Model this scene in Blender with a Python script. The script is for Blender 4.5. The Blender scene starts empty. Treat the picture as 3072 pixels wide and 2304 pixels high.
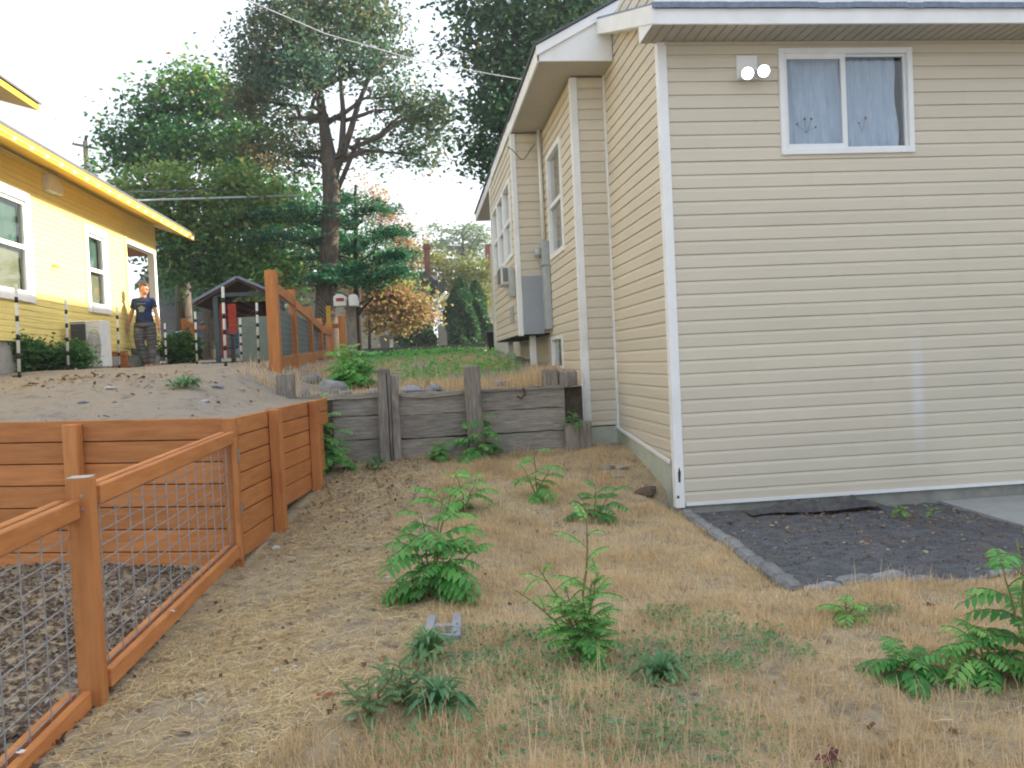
import bpy, math, random
import numpy as np
from mathutils import Vector, Matrix
random.seed(7)
RNG = np.random.default_rng(11)
scene = bpy.context.scene
COL = scene.collection

# ------------------------------------------------------------------ camera model
FPX, PITCH, ROLL, YAW = 2513.1, -0.027572, 0.046798, 0.1079057
def _cam():
    cp, sp = math.cos(PITCH), math.sin(PITCH)
    M = np.array([[1, 0, 0], [0, sp, -cp], [0, cp, sp]])
    cr, sr = math.cos(ROLL), math.sin(ROLL)
    M = np.array([[cr, sr, 0], [-sr, cr, 0], [0, 0, 1]]) @ M
    cy, sy = math.cos(YAW), math.sin(YAW)
    return M @ np.array([[cy, -sy, 0], [sy, cy, 0], [0, 0, 1]])
CM = _cam()
CPOS = np.array([0, 0, 1.45]); CPOS_V = Vector((0, 0, 1.45))
def at(x, y, X=None, Y=None, z=None, full=False):
    """a measured point of the photograph (2212 px wide) on a known plane"""
    if not full: x *= 1.3888; y *= 1.3888
    d = CM.T @ np.array([(x - 1536) / FPX, (y - 1152) / FPX, 1.0])
    t = X / d[0] if X is not None else (Y / d[1] if Y is not None else (z - 1.45) / d[2])
    return CPOS + t * d
def px(n, Y): return n * 1.3888 * Y / FPX

cam_d = bpy.data.cameras.new('camera'); cam = bpy.data.objects.new('camera', cam_d); COL.objects.link(cam)
cam_d.sensor_width = 36; cam_d.lens = FPX / 3072 * 36; cam_d.clip_end = 2000; cam_d.clip_start = 0.05
Rm = Matrix(((CM[0][0], -CM[1][0], -CM[2][0]), (CM[0][1], -CM[1][1], -CM[2][1]), (CM[0][2], -CM[1][2], -CM[2][2])))
cam.matrix_world = Matrix.Translation(CPOS) @ Rm.to_4x4()
scene.camera = cam

# ------------------------------------------------------------------ materials
def lin(c):
    return tuple(((v / 255) / 12.92 if v / 255 <= .04045 else ((v / 255 + .055) / 1.055) ** 2.4) for v in c) + (1,)
def mat(name, c1, c2=None, rough=.7, scale=8., stretch=(1, 1, 1), bump=0., bscale=40., rnd=.0, metal=0., spec=.3,
        c3=None, detail=6, emit=None, trans=0., lo=.35, hi=.65, coat=0., streak=None):
    """noise between linear colours c1,c2 (,c3 as sparse stain); face attribute rnd varies value"""
    m = bpy.data.materials.new(name); m.use_nodes = True
    nt = m.node_tree; N = nt.nodes; L = nt.links; N.clear()
    out = N.new('ShaderNodeOutputMaterial'); b = N.new('ShaderNodeBsdfPrincipled')
    b.inputs['Roughness'].default_value = rough; b.inputs['Metallic'].default_value = metal
    b.inputs['Specular IOR Level'].default_value = spec
    if coat: b.inputs['Coat Weight'].default_value = coat
    tc = N.new('ShaderNodeTexCoord'); mp = N.new('ShaderNodeMapping'); L.new(tc.outputs['Object'], mp.inputs[0])
    mp.inputs['Scale'].default_value = stretch
    col = None
    if c2 is None: c2 = tuple(v * .86 for v in c1[:3])
    nz = N.new('ShaderNodeTexNoise'); nz.inputs['Scale'].default_value = scale; nz.inputs['Detail'].default_value = detail
    nz.inputs['Roughness'].default_value = .62
    L.new(mp.outputs[0], nz.inputs['Vector'])
    rp = N.new('ShaderNodeValToRGB'); rp.color_ramp.elements[0].position = lo; rp.color_ramp.elements[1].position = hi
    rp.color_ramp.elements[0].color = tuple(c1[:3]) + (1,); rp.color_ramp.elements[1].color = tuple(c2[:3]) + (1,)
    L.new(nz.outputs['Fac'], rp.inputs[0]); col = rp.outputs[0]
    if c3 is not None:
        n2 = N.new('ShaderNodeTexNoise'); n2.inputs['Scale'].default_value = scale * .31; n2.inputs['Detail'].default_value = 8
        L.new(tc.outputs['Object'], n2.inputs['Vector'])
        r2 = N.new('ShaderNodeValToRGB'); r2.color_ramp.elements[0].position = .55; r2.color_ramp.elements[1].position = .72
        L.new(n2.outputs['Fac'], r2.inputs[0])
        mx = N.new('ShaderNodeMixRGB'); L.new(r2.outputs[0], mx.inputs[0]); L.new(col, mx.inputs[1])
        mx.inputs[2].default_value = tuple(c3[:3]) + (1,); col = mx.outputs[0]
    if rnd:
        at_ = N.new('ShaderNodeAttribute'); at_.attribute_name = 'rnd'
        mr = N.new('ShaderNodeMapRange'); mr.inputs[3].default_value = 1 - rnd; mr.inputs[4].default_value = 1 + rnd
        L.new(at_.outputs['Fac'], mr.inputs[0])
        hs = N.new('ShaderNodeHueSaturation'); L.new(mr.outputs[0], hs.inputs['Value']); L.new(col, hs.inputs['Color']); col = hs.outputs[0]
    if streak:
        sx = N.new('ShaderNodeSeparateXYZ'); L.new(tc.outputs['Object'], sx.inputs[0]); prev = None
        for k_, (ax, c_, w_) in enumerate(streak):
            a1 = N.new('ShaderNodeMath'); a1.operation = 'SUBTRACT'; L.new(sx.outputs[ax], a1.inputs[0]); a1.inputs[1].default_value = c_
            a2 = N.new('ShaderNodeMath'); a2.operation = 'ABSOLUTE'; L.new(a1.outputs[0], a2.inputs[0]); a3 = N.new('ShaderNodeMapRange'); a3.inputs[1].default_value = w_*.25; a3.inputs[2].default_value = w_; a3.inputs[3].default_value = 1; a3.inputs[4].default_value = 0; L.new(a2.outputs[0], a3.inputs[0])
            if prev is None: prev = a3.outputs[0]
            else:
                a4 = N.new('ShaderNodeMath'); a4.operation = 'MULTIPLY'; L.new(prev, a4.inputs[0]); L.new(a3.outputs[0], a4.inputs[1]); prev = a4.outputs[0]
        a5 = N.new('ShaderNodeMath'); a5.operation = 'MULTIPLY'; L.new(prev, a5.inputs[0]); L.new(nz.outputs['Fac'], a5.inputs[1]); a5.use_clamp = True
        mk = N.new('ShaderNodeMixRGB'); L.new(a5.outputs[0], mk.inputs[0]); L.new(col, mk.inputs[1]); mk.inputs[2].default_value = (.66,.67,.70,1); col = mk.outputs[0]
    L.new(col, b.inputs['Base Color'])
    if bump:
        nb = N.new('ShaderNodeTexNoise'); nb.inputs['Scale'].default_value = bscale; nb.inputs['Detail'].default_value = 8
        L.new(mp.outputs[0], nb.inputs['Vector'])
        bp = N.new('ShaderNodeBump'); bp.inputs['Strength'].default_value = bump; bp.inputs['Distance'].default_value = .02
        L.new(nb.outputs['Fac'], bp.inputs['Height']); L.new(bp.outputs[0], b.inputs['Normal'])
    if emit:
        b.inputs['Emission Color'].default_value = tuple(emit[:3]) + (1,); b.inputs['Emission Strength'].default_value = emit[3]
    L.new(b.outputs[0], out.inputs[0])
    return m
def leafmat(name, stops, transl=.35, rough=.55):
    """colour from the per-leaf value rnd through a ramp, diffuse + translucent"""
    m = bpy.data.materials.new(name); m.use_nodes = True
    nt = m.node_tree; N = nt.nodes; L = nt.links; N.clear()
    out = N.new('ShaderNodeOutputMaterial'); a = N.new('ShaderNodeAttribute'); a.attribute_name = 'rnd'
    rp = N.new('ShaderNodeValToRGB'); e = rp.color_ramp.elements
    while len(e) < len(stops): e.new(.5)
    for i, (p, c) in enumerate(stops): e[i].position = p; e[i].color = tuple(c) + (1,)
    L.new(a.outputs['Fac'], rp.inputs[0])
    d = N.new('ShaderNodeBsdfPrincipled'); d.inputs['Roughness'].default_value = rough; d.inputs['Specular IOR Level'].default_value = .25
    L.new(rp.outputs[0], d.inputs['Base Color'])
    t = N.new('ShaderNodeBsdfTranslucent')
    hs = N.new('ShaderNodeHueSaturation'); hs.inputs['Value'].default_value = 1.5; hs.inputs['Saturation'].default_value = 1.1
    L.new(rp.outputs[0], hs.inputs['Color']); L.new(hs.outputs[0], t.inputs[0])
    mx = N.new('ShaderNodeMixShader'); mx.inputs[0].default_value = transl
    L.new(d.outputs[0], mx.inputs[1]); L.new(t.outputs[0], mx.inputs[2]); L.new(mx.outputs[0], out.inputs[0])
    return m
def glassmat(name, tint=(.8, .85, .88), refl=.35, rough=.03):
    m = bpy.data.materials.new(name); m.use_nodes = True
    nt = m.node_tree; N = nt.nodes; L = nt.links; N.clear()
    out = N.new('ShaderNodeOutputMaterial'); g = N.new('ShaderNodeBsdfGlossy'); g.inputs['Roughness'].default_value = rough
    t = N.new('ShaderNodeBsdfTransparent'); t.inputs[0].default_value = tuple(tint) + (1,)
    f = N.new('ShaderNodeFresnel'); f.inputs[0].default_value = 1.5
    ad0 = N.new('ShaderNodeMath'); ad0.operation = 'ADD'; ad0.inputs[1].default_value = refl; L.new(f.outputs[0], ad0.inputs[0])
    ge = N.new('ShaderNodeNewGeometry'); iv = N.new('ShaderNodeMath'); iv.operation = 'SUBTRACT'; iv.inputs[0].default_value = 1; L.new(ge.outputs['Backfacing'], iv.inputs[1])
    ad = N.new('ShaderNodeMath'); ad.operation = 'MULTIPLY'; L.new(ad0.outputs[0], ad.inputs[0]); L.new(iv.outputs[0], ad.inputs[1])
    mx = N.new('ShaderNodeMixShader'); L.new(ad.outputs[0], mx.inputs[0]); L.new(t.outputs[0], mx.inputs[1]); L.new(g.outputs[0], mx.inputs[2])
    L.new(mx.outputs[0], out.inputs[0]); return m

M = {}
STX = float(at(1985, 950, Y=7.93)[0]) - 4.5
M['siding'] = mat('beige_vinyl', (.635, .58, .475), (.60, .55, .45), rough=.5, scale=1.3, stretch=(.5, .5, 3), rnd=.03, bump=.05, bscale=14, c3=(.585, .54, .45))
M['siding_front'] = mat('beige_vinyl_front', (.635, .58, .475), (.60, .55, .45), rough=.5, scale=1.3, stretch=(.5, .5, 3), rnd=.03, bump=.05, bscale=14, c3=(.545, .515, .435), streak=((0, STX, .09), (2, .95, .75)))
M['white'] = mat('white_trim', (.82, .84, .86), (.77, .79, .81), rough=.45, scale=5, c3=(.7, .71, .7), rnd=.03)
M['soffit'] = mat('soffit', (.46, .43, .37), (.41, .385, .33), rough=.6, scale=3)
M['concrete'] = mat('concrete', (.36, .36, .33), (.24, .245, .22), rough=.9, scale=4, bump=.4, bscale=60, c3=(.18, .18, .15))
M['fndpaint'] = mat('painted_foundation', (.50, .54, .46), (.42, .46, .39), rough=.8, scale=4, bump=.3, bscale=30, c3=(.30, .32, .24))
M['slab'] = mat('path_concrete', (.36, .38, .38), (.29, .305, .305), rough=.9, scale=3, bump=.2, bscale=90, c3=(.22, .22, .21))
M['shingle'] = mat('roof_shingle', (.13, .14, .17), (.08, .085, .1), rough=.9, scale=30, bump=.4)
M['shingle_blue'] = mat('roof_edge', (.22, .27, .36), (.15, .19, .26), rough=.8, scale=30, bump=.3)
M['cedar'] = mat('stained_cedar', (.52, .22, .080), (.40, .16, .055), rough=.6, scale=3.2, stretch=(1, 1, 9), bump=.18, bscale=18, rnd=.13, c3=(.40, .15, .05), spec=.2)
M['cedar_v'] = mat('stained_cedar_post', (.51, .22, .080), (.40, .16, .055), rough=.6, scale=7, stretch=(3, 3, .35), bump=.18, bscale=14, rnd=.12, c3=(.30, .09, .03), spec=.2)
M['oldwood'] = mat('weathered_timber', (.36, .33, .295), (.20, .18, .155), rough=.95, scale=6, stretch=(.7, 2, 7), bump=.8, bscale=14, rnd=.16, c3=(.22, .225, .19))
M['oldwood_v'] = mat('weathered_post', (.34, .305, .27), (.18, .16, .14), rough=.95, scale=8, stretch=(6, 6, .6), bump=.8, bscale=14, rnd=.15, c3=(.13, .125, .115))
M['galv'] = mat('galvanised_wire', (.36, .39, .43), (.26, .29, .33), rough=.45, scale=30, metal=.6, spec=.5)
M['yellow'] = mat('yellow_clapboard', (.84, .70, .25), (.80, .66, .23), rough=.55, scale=2.5, rnd=.03)
M['yellowtrim'] = mat('yellow_trim', (.74, .46, .05), (.68, .41, .04), rough=.5, scale=4)
M['glass'] = glassmat('window_glass')
M['glassdark'] = glassmat('dark_window_glass', (.75, .8, .8), .04)
M['curtain'] = mat('lace_curtain', (.78, .83, .88), (.62, .69, .77), rough=.9, scale=9, stretch=(2, 1, .5), c3=(.55, .62, .70))
M['blind'] = mat('tan_blind', (.42, .36, .24), (.36, .31, .2), rough=.9, scale=3)
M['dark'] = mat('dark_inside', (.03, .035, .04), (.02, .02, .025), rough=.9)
M['greybox'] = mat('grey_enclosure', (.33, .36, .40), (.30, .33, .37), rough=.55, scale=2.5)
M['metergrey'] = mat('meter_grey', (.42, .47, .49), (.36, .40, .42), rough=.5, metal=.2)
M['acwhite'] = mat('appliance_white', (.68, .70, .70), (.58, .6, .6), rough=.5, scale=6)
M['darkgrille'] = mat('dark_grille', (.10, .105, .115), (.07, .07, .08), rough=.7, scale=40)
M['midgrille'] = mat('mid_grille', (.26, .29, .30), (.2, .22, .23), rough=.6, scale=40)
M['stone'] = mat('grey_stone', (.33, .34, .36), (.17, .175, .19), rough=.9, scale=5, bump=.7, bscale=12, rnd=.2, c3=(.40, .39, .36))
M['edging'] = mat('edging_block', (.27, .28, .285), (.17, .175, .18), rough=.95, scale=9, bump=.7, bscale=30, rnd=.2)
M['cmu'] = mat('cinder_block', (.32, .355, .41), (.26, .29, .34), rough=.95, scale=14, bump=.5, bscale=60)
M['bark'] = mat('bark', (.13, .105, .085), (.055, .045, .038), rough=.95, scale=5, stretch=(4, 4, .5), bump=1., bscale=5, c3=(.17, .12, .085))
M['barkdark'] = mat('dark_bark', (.05, .042, .036), (.025, .022, .02), rough=.95, scale=6, stretch=(4, 4, .5), bump=1., bscale=5)
M['black'] = mat('black_plastic', (.02, .02, .022), (.015, .015, .015), rough=.5)
M['stakewhite'] = mat('white_plastic', (.6, .62, .62), (.52, .55, .55), rough=.5)
M['wire'] = mat('cable', (.10, .105, .11), (.07, .07, .075), rough=.6)
M['wirelight'] = mat('pale_cable', (.50, .53, .56), (.42, .45, .48), rough=.5)
M['bulb'] = mat('lit_bulb', (1, .95, .8), (1, .95, .8), emit=(1, .9, .65, .8))
M['lamp'] = mat('lit_lamp_face', (1, 1, 1), (1, 1, 1), emit=(1, 1, .98, 3.))
M['blue'] = mat('blue_car_paint', (.03, .085, .22), (.026, .075, .20), rough=.25, spec=.6, coat=.6)
M['tyre'] = mat('rubber', (.02, .02, .02), (.03, .03, .03), rough=.9)
M['bluemetal'] = mat('blue_roof_metal', (.16, .22, .36), (.12, .17, .29), rough=.45, metal=.2, scale=4)
M['redwood'] = mat('red_painted_wood', (.36, .038, .022), (.27, .028, .018), rough=.6, scale=3)
M['darkred'] = mat('dark_brown_board', (.065, .028, .032), (.04, .02, .024), rough=.8, scale=5)
M['bluepost'] = mat('slate_post', (.075, .11, .14), (.05, .08, .105), rough=.7)
M['mesh'] = mat('grey_green_screen', (.17, .22, .21), (.13, .18, .17), rough=.8, scale=3)
M['plaster'] = mat('pale_stucco', (.42, .41, .38), (.36, .35, .32), rough=.9, scale=1)
M['greywall'] = mat('grey_wall', (.13, .13, .14), (.09, .09, .10), rough=.9, scale=1)
M['brick'] = mat('chimney_brick', (.22, .07, .05), (.14, .045, .035), rough=.9, scale=6)
M['darkroof'] = mat('far_roof', (.06, .06, .07), (.04, .04, .05), rough=.9, scale=5)
M['skin'] = mat('skin', (.56, .29, .19), (.50, .25, .165), rough=.55, scale=12)
M['navy'] = mat('navy_cotton', (.018, .035, .105), (.013, .026, .08), rough=.9, scale=12, bump=.3, bscale=20)
M['print'] = mat('faded_print', (.28, .30, .28), (.16, .19, .22), rough=.9, scale=30)
M['pants'] = mat('striped_grey', (.17, .17, .185), (.06, .062, .075), rough=.9, scale=9, stretch=(.4, .4, 5), lo=.45, hi=.55)
M['hair'] = mat('brown_hair', (.07, .035, .02), (.15, .09, .055), rough=.6, scale=20, stretch=(3, 3, .6))
M['paper'] = mat('white_scrap', (.62, .63, .62), (.5, .5, .5), rough=.8)
M['trim_beige'] = mat('beige_trim', (.58, .535, .44), (.54, .50, .41), rough=.6)  # plain beige, slightly darker than the siding
M['rust'] = mat('brown_rust', (.12, .06, .03), (.06, .035, .02), rough=.95, scale=30)
M['orangewood'] = mat('orange_wood', (.40, .17, .06), (.32, .12, .045), rough=.7, scale=5, rnd=.15)
M['yellowpost'] = mat('yellow_post', (.62, .34, .03), (.55, .29, .03), rough=.6)
M['drift'] = mat('dry_root', (.34, .25, .16), (.22, .15, .09), rough=.9, scale=12, bump=.5)

M['wiregrey'] = mat('grey_cable', (.16,.18,.21), (.12,.14,.17), rough=.6)
M['sack'] = mat('pale_blue_sack', (.28,.33,.42), (.2,.25,.33), rough=.9)
M['kerbtan'] = mat('tan_concrete', (.42,.36,.28), (.34,.29,.23), rough=.9, scale=2)
M['endgrain'] = mat('pale_end_grain', (.50,.47,.42), (.38,.35,.3), rough=.9, scale=30)
M['greencurtain'] = mat('green_curtain', (.16,.25,.19), (.11,.18,.14), rough=.9, scale=6, stretch=(1,4,.3))
# ------------------------------------------------------------------ mesh builder
class MB:
    def __init__(s): s.v = []; s.f = []; s.r = []; s.n = 0
    def add(s, v, f, rnd=None):
        r = random.random() if rnd is None else rnd
        s.v.extend([tuple(map(float, p)) for p in v]); s.f.extend([tuple(i + s.n for i in q) for q in f]); s.r.extend([r] * len(f)); s.n += len(v); return s
    def box(s, x0, x1, y0, y1, z0, z1, rnd=None, bev=0.):
        if bev: return s.bbox(Vector(((x0+x1)/2, (y0+y1)/2, (z0+z1)/2)), Matrix.Identity(3), (x1-x0, y1-y0, z1-z0), bev, rnd)
        v = [(x0,y0,z0),(x1,y0,z0),(x1,y1,z0),(x0,y1,z0),(x0,y0,z1),(x1,y0,z1),(x1,y1,z1),(x0,y1,z1)]
        return s.add(v, [(0,3,2,1),(4,5,6,7),(0,1,5,4),(1,2,6,5),(2,3,7,6),(3,0,4,7)], rnd)
    def bbox(s, c, R, size, bev=.004, rnd=None):
        """bevelled oriented box: convex hull of 24 points"""
        hx, hy, hz = size[0]/2, size[1]/2, size[2]/2; b = min(bev, hx*.9, hy*.9, hz*.9)
        pts = []; idx = {}
        for sx in (-1,1):
            for sy in (-1,1):
                for sz in (-1,1):
                    for k, p in enumerate(((hx, hy-b, hz-b), (hx-b, hy, hz-b), (hx-b, hy-b, hz))):
                        idx[(sx,sy,sz,k)] = len(pts); pts.append(Vector((p[0]*sx, p[1]*sy, p[2]*sz)))
        fs = []
        def quad(a, b_, c_, d):
            q = [idx[a], idx[b_], idx[c_], idx[d]]
            n = (pts[q[1]]-pts[q[0]]).cross(pts[q[2]]-pts[q[0]]); m = sum((pts[i] for i in q), Vector())
            fs.append(tuple(q) if n.dot(m) > 0 else tuple(reversed(q)))
        for sg in (-1,1):
            quad((sg,-1,-1,0),(sg,1,-1,0),(sg,1,1,0),(sg,-1,1,0)); quad((-1,sg,-1,1),(1,sg,-1,1),(1,sg,1,1),(-1,sg,1,1)); quad((-1,-1,sg,2),(1,-1,sg,2),(1,1,sg,2),(-1,1,sg,2))
            for sh in (-1,1):
                quad((-1,sg,sh,1),(1,sg,sh,1),(1,sg,sh,2),(-1,sg,sh,2)); quad((sg,-1,sh,0),(sg,1,sh,0),(sg,1,sh,2),(sg,-1,sh,2)); quad((sg,sh,-1,0),(sg,sh,1,0),(sg,sh,1,1),(sg,sh,-1,1))
                for si in (-1,1):
                    q = [idx[(sg,sh,si,k)] for k in range(3)]; n = (pts[q[1]]-pts[q[0]]).cross(pts[q[2]]-pts[q[0]]); m = pts[q[0]]
                    fs.append(tuple(q) if n.dot(m) > 0 else tuple(reversed(q)))
        return s.add([tuple(Vector(c) + R @ p) for p in pts], fs, rnd)
    def beam(s, p, q, w, h, bev=.004, up=(0,0,1), rnd=None):
        """a board from p to q, w wide sideways, h high"""
        p = Vector(p); q = Vector(q); d = (q-p); L = d.length; d.normalize(); u = Vector(up); sd = d.cross(u)
        if sd.length < 1e-4: sd = Vector((1,0,0))
        sd.normalize(); u = sd.cross(d)
        R = Matrix((d, sd, u)).transposed()
        return s.bbox((p+q)/2, R, (L, w, h), bev, rnd)
    def tube(s, pts, rad, seg=8, caps=True, rnd=None):
        pts = [Vector(p) for p in pts]; n = len(pts)
        if not hasattr(rad, '__len__'): rad = [rad]*n
        vs = []; ref = None
        for i, p in enumerate(pts):
            d = (pts[min(i+1,n-1)] - pts[max(i-1,0)])
            if d.length < 1e-9: d = Vector((0,0,1))
            d.normalize()
            if ref is None: ref = d.orthogonal().normalized()
            ref = (ref - d*ref.dot(d))
            if ref.length < 1e-6: ref = d.orthogonal()
            ref.normalize(); b = d.cross(ref)
            for k in range(seg):
                a = 2*math.pi*k/seg; vs.append(p + (ref*math.cos(a) + b*math.sin(a))*rad[i])
        fs = [(i*seg+k, i*seg+(k+1)%seg, (i+1)*seg+(k+1)%seg, (i+1)*seg+k) for i in range(n-1) for k in range(seg)]
        if caps: fs += [tuple(range(seg-1,-1,-1)), tuple((n-1)*seg+k for k in range(seg))]
        return s.add(vs, fs, rnd)
    def ell(s, c, r, seg=14, rings=9, R=None, rnd=None, jit=0.):
        vs = []; fs = []; c = Vector(c)
        for i in range(rings+1):
            t = math.pi*i/rings
            for k in range(seg):
                a = 2*math.pi*k/seg
                p = Vector((math.sin(t)*math.cos(a)*r[0], math.sin(t)*math.sin(a)*r[1], math.cos(t)*r[2]))
                if jit and 0 < i < rings: p *= 1 + random.uniform(-jit, jit)
                if R is not None: p = R @ p
                vs.append(c+p)
        for i in range(rings):
            for k in range(seg): fs.append((i*seg+k, (i+1)*seg+k, (i+1)*seg+(k+1)%seg, i*seg+(k+1)%seg))
        return s.add(vs, fs, rnd)
    def prism(s, poly, d, rnd=None):
        """extrude a 3-D polygon by vector d"""
        n = len(poly); P = [Vector(p) for p in poly]; d = Vector(d)
        nn = Vector((0,0,0))
        for i in range(n): nn += P[i].cross(P[(i+1)%n])
        if nn.dot(d) > 0: P = P[::-1]
        v = P + [p+d for p in P]
        return s.add(v, [tuple(range(n)), tuple(range(2*n-1, n-1, -1))] + [(i, i+n, (i+1)%n+n, (i+1)%n) for i in range(n)], rnd)
    def build(s, name, material, parent=None, smooth=False, origin=None):
        return link(name, np.array(s.v, dtype=np.float32), s.f, np.array(s.r, dtype=np.float32), material, parent, smooth, origin)
def rootloc(o):
    l = Vector((0,0,0))
    while o is not None: l += o.location; o = o.parent
    return l
def link(name, v, f, r, material, parent=None, smooth=False, origin=None):
    me = bpy.data.meshes.new(name)
    off = rootloc(parent) if parent is not None else (Vector(origin) if origin is not None else Vector((0,0,0)))
    v = np.asarray(v, dtype=np.float32) - np.array(off, dtype=np.float32)
    if isinstance(f, np.ndarray):
        nf, k = f.shape
        me.vertices.add(len(v)); me.vertices.foreach_set('co', v.ravel())
        me.loops.add(nf*k); me.loops.foreach_set('vertex_index', f.astype(np.int32).ravel())
        me.polygons.add(nf); me.polygons.foreach_set('loop_start', np.arange(0, nf*k, k, dtype=np.int32))
        me.update(calc_edges=True)
    else:
        me.from_pydata(v.tolist(), [], f)
    a = me.attributes.new('rnd', 'FLOAT', 'FACE'); a.data.foreach_set('value', np.asarray(r, dtype=np.float32))
    if smooth: me.polygons.foreach_set('use_smooth', [True]*len(me.polygons))
    me.materials.append(material); me.update()
    o = bpy.data.objects.new(name, me); COL.objects.link(o)
    if parent is not None: o.parent = parent
    elif origin is not None: o.location = origin
    return o
def tag(o, label=None, cat=None, group=None, kind=None):
    if label: o['label'] = label
    if cat: o['category'] = cat
    if group: o['group'] = group
    if kind: o['kind'] = kind
    return o
def thing(name, loc, label, cat, group=None):
    o = bpy.data.objects.new(name, None); COL.objects.link(o); o.location = loc; o.empty_display_size = .1
    return tag(o, label, cat, group)
def copy_tree(src, loc, parent=None, rz=None, scale=None):
    c = src.copy(); COL.objects.link(c)
    if parent is None:
        c.location = loc
        if rz is not None: c.rotation_euler = (0, 0, rz)
        if scale is not None: c.scale = (scale,)*3
    else: c.parent = parent
    for ch in src.children: copy_tree(ch, None, c)
    return c

# ------------------------------------------------------------------ ground heights
def sm(t): t = np.clip(t, 0, 1); return t*t*(3-2*t)
def vnoise(x, y, s=1., seed=0):
    x = np.asarray(x, float)*s; y = np.asarray(y, float)*s
    xi = np.floor(x).astype(np.int64); yi = np.floor(y).astype(np.int64); xf = sm(x-xi); yf = sm(y-yi)
    def h(a, b):
        n = (a*374761393 + b*668265263 + seed*1274126177) & 0xffffffff
        n = ((n ^ (n >> 13))*1274126177) & 0xffffffff; return ((n ^ (n >> 16)) & 0xffff)/65535.
    return (h(xi,yi)*(1-xf)+h(xi+1,yi)*xf)*(1-yf) + (h(xi,yi+1)*(1-xf)+h(xi+1,yi+1)*xf)*yf
def g_low(x, y):
    x = np.asarray(x, float); y = np.asarray(y, float)
    left = .37*sm((y-5.2)/5.2)
    right = .36*sm((y-7.3)/2.7)
    w = sm((x-.6)/1.6)
    z = left*(1-w) + right*w
    bed = sm((x-2.05)/.35)*sm((y-4.65)/.3)*sm((8.2-y)/.2)
    z = z*(1-bed) - .13*bed - .028*np.clip(x-2.5,0,3)
    z = z + (vnoise(x,y,1.1,3)-.5)*.05*(1-bed) + (vnoise(x,y,5,4)-.5)*.022 + (vnoise(x,y,14,5)-.5)*.012
    return z
WALLX = lambda y: -1.45 + (y-6.4)*.132      # back face of the orange wall's slanting run
def g_up(x, y):
    x = np.asarray(x, float); y = np.asarray(y, float)
    L = np.interp(y, [6.2, 6.9, 8, 9.6, 12, 17, 22, 30, 45, 400], [1.07, 1.12, 1.33, 1.50, 1.585, 1.66, 1.78, 2.0, 2.15, 2.3])
    R = np.interp(y, [9.9, 10.6, 12, 14, 17, 22, 29.5, 30, 45, 400], [1.10, 1.17, 1.30, 1.42, 1.54, 1.70, 1.86, 1.98, 2.15, 2.3])
    w = sm((x+2.3)/1.0)
    z = L*(1-w)+R*w
    near = sm((30-y)/6)
    return z + near*((vnoise(x,y,.9,8)-.5)*.07 + (vnoise(x,y,4,9)-.5)*.03 + (vnoise(x,y,12,10)-.5)*.015)

def gridmesh(name, xs_fn, us, ys, hfn, material, label=None, kind='structure'):
    nu, ny = len(us), len(ys)
    Yg = np.repeat(np.array(ys)[:,None], nu, 1); Xg = xs_fn(np.array(us)[None,:], Yg)
    if isinstance(Xg, tuple): Xg, Yg = Xg
    Z = hfn(Xg, Yg)
    v = np.stack([Xg, Yg, Z], -1).reshape(-1,3)
    i = np.arange((ny-1)*nu).reshape(ny-1, nu)[:, :-1].ravel()
    f = np.stack([i, i+1, i+nu+1, i+nu], 1)
    o = link(name, v, f, RNG.random(len(f)), material, None, True)
    return tag(o, label, None, None, kind)

def groundmat(name, spec):
    """spec: list of (colour, scale, lo, hi) layered by noise"""
    m = bpy.data.materials.new(name); m.use_nodes = True
    nt = m.node_tree; N = nt.nodes; L = nt.links; N.clear()
    out = N.new('ShaderNodeOutputMaterial'); b = N.new('ShaderNodeBsdfPrincipled'); b.inputs['Roughness'].default_value = .95
    b.inputs['Specular IOR Level'].default_value = .1
    tc = N.new('ShaderNodeTexCoord'); col = None
    for i, (c, s, lo, hi) in enumerate(spec):
        if i == 0:
            rgb = N.new('ShaderNodeRGB'); rgb.outputs[0].default_value = tuple(c)+(1,); col = rgb.outputs[0]; continue
        nz = N.new('ShaderNodeTexNoise'); nz.inputs['Scale'].default_value = s; nz.inputs['Detail'].default_value = 9; nz.inputs['Roughness'].default_value = .7
        mp = N.new('ShaderNodeMapping'); mp.inputs['Location'].default_value = (i*7.3, i*3.1, i); L.new(tc.outputs['Object'], mp.inputs[0]); L.new(mp.outputs[0], nz.inputs['Vector'])
        rp = N.new('ShaderNodeValToRGB'); rp.color_ramp.elements[0].position = lo; rp.color_ramp.elements[1].position = hi; L.new(nz.outputs['Fac'], rp.inputs[0])
        mx = N.new('ShaderNodeMixRGB'); L.new(rp.outputs[0], mx.inputs[0]); L.new(col, mx.inputs[1]); mx.inputs[2].default_value = tuple(c)+(1,); col = mx.outputs[0]
    L.new(col, b.inputs['Base Color'])
    nb = N.new('ShaderNodeTexNoise'); nb.inputs['Scale'].default_value = 45; nb.inputs['Detail'].default_value = 10; L.new(tc.outputs['Object'], nb.inputs['Vector'])
    bp = N.new('ShaderNodeBump'); bp.inputs['Strength'].default_value = .7; bp.inputs['Distance'].default_value = .03; L.new(nb.outputs['Fac'], bp.inputs['Height']); L.new(bp.outputs[0], b.inputs['Normal'])
    L.new(b.outputs[0], out.inputs[0]); return m
G_yard = groundmat('yard_soil', [((.36,.30,.215),0,0,0), ((.45,.36,.225),2.2,.42,.6), ((.17,.145,.115),7,.5,.68), ((.33,.29,.24),1.3,.55,.7), ((.10,.085,.07),60,.56,.7), ((.40,.31,.19),35,.55,.68)])
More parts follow.
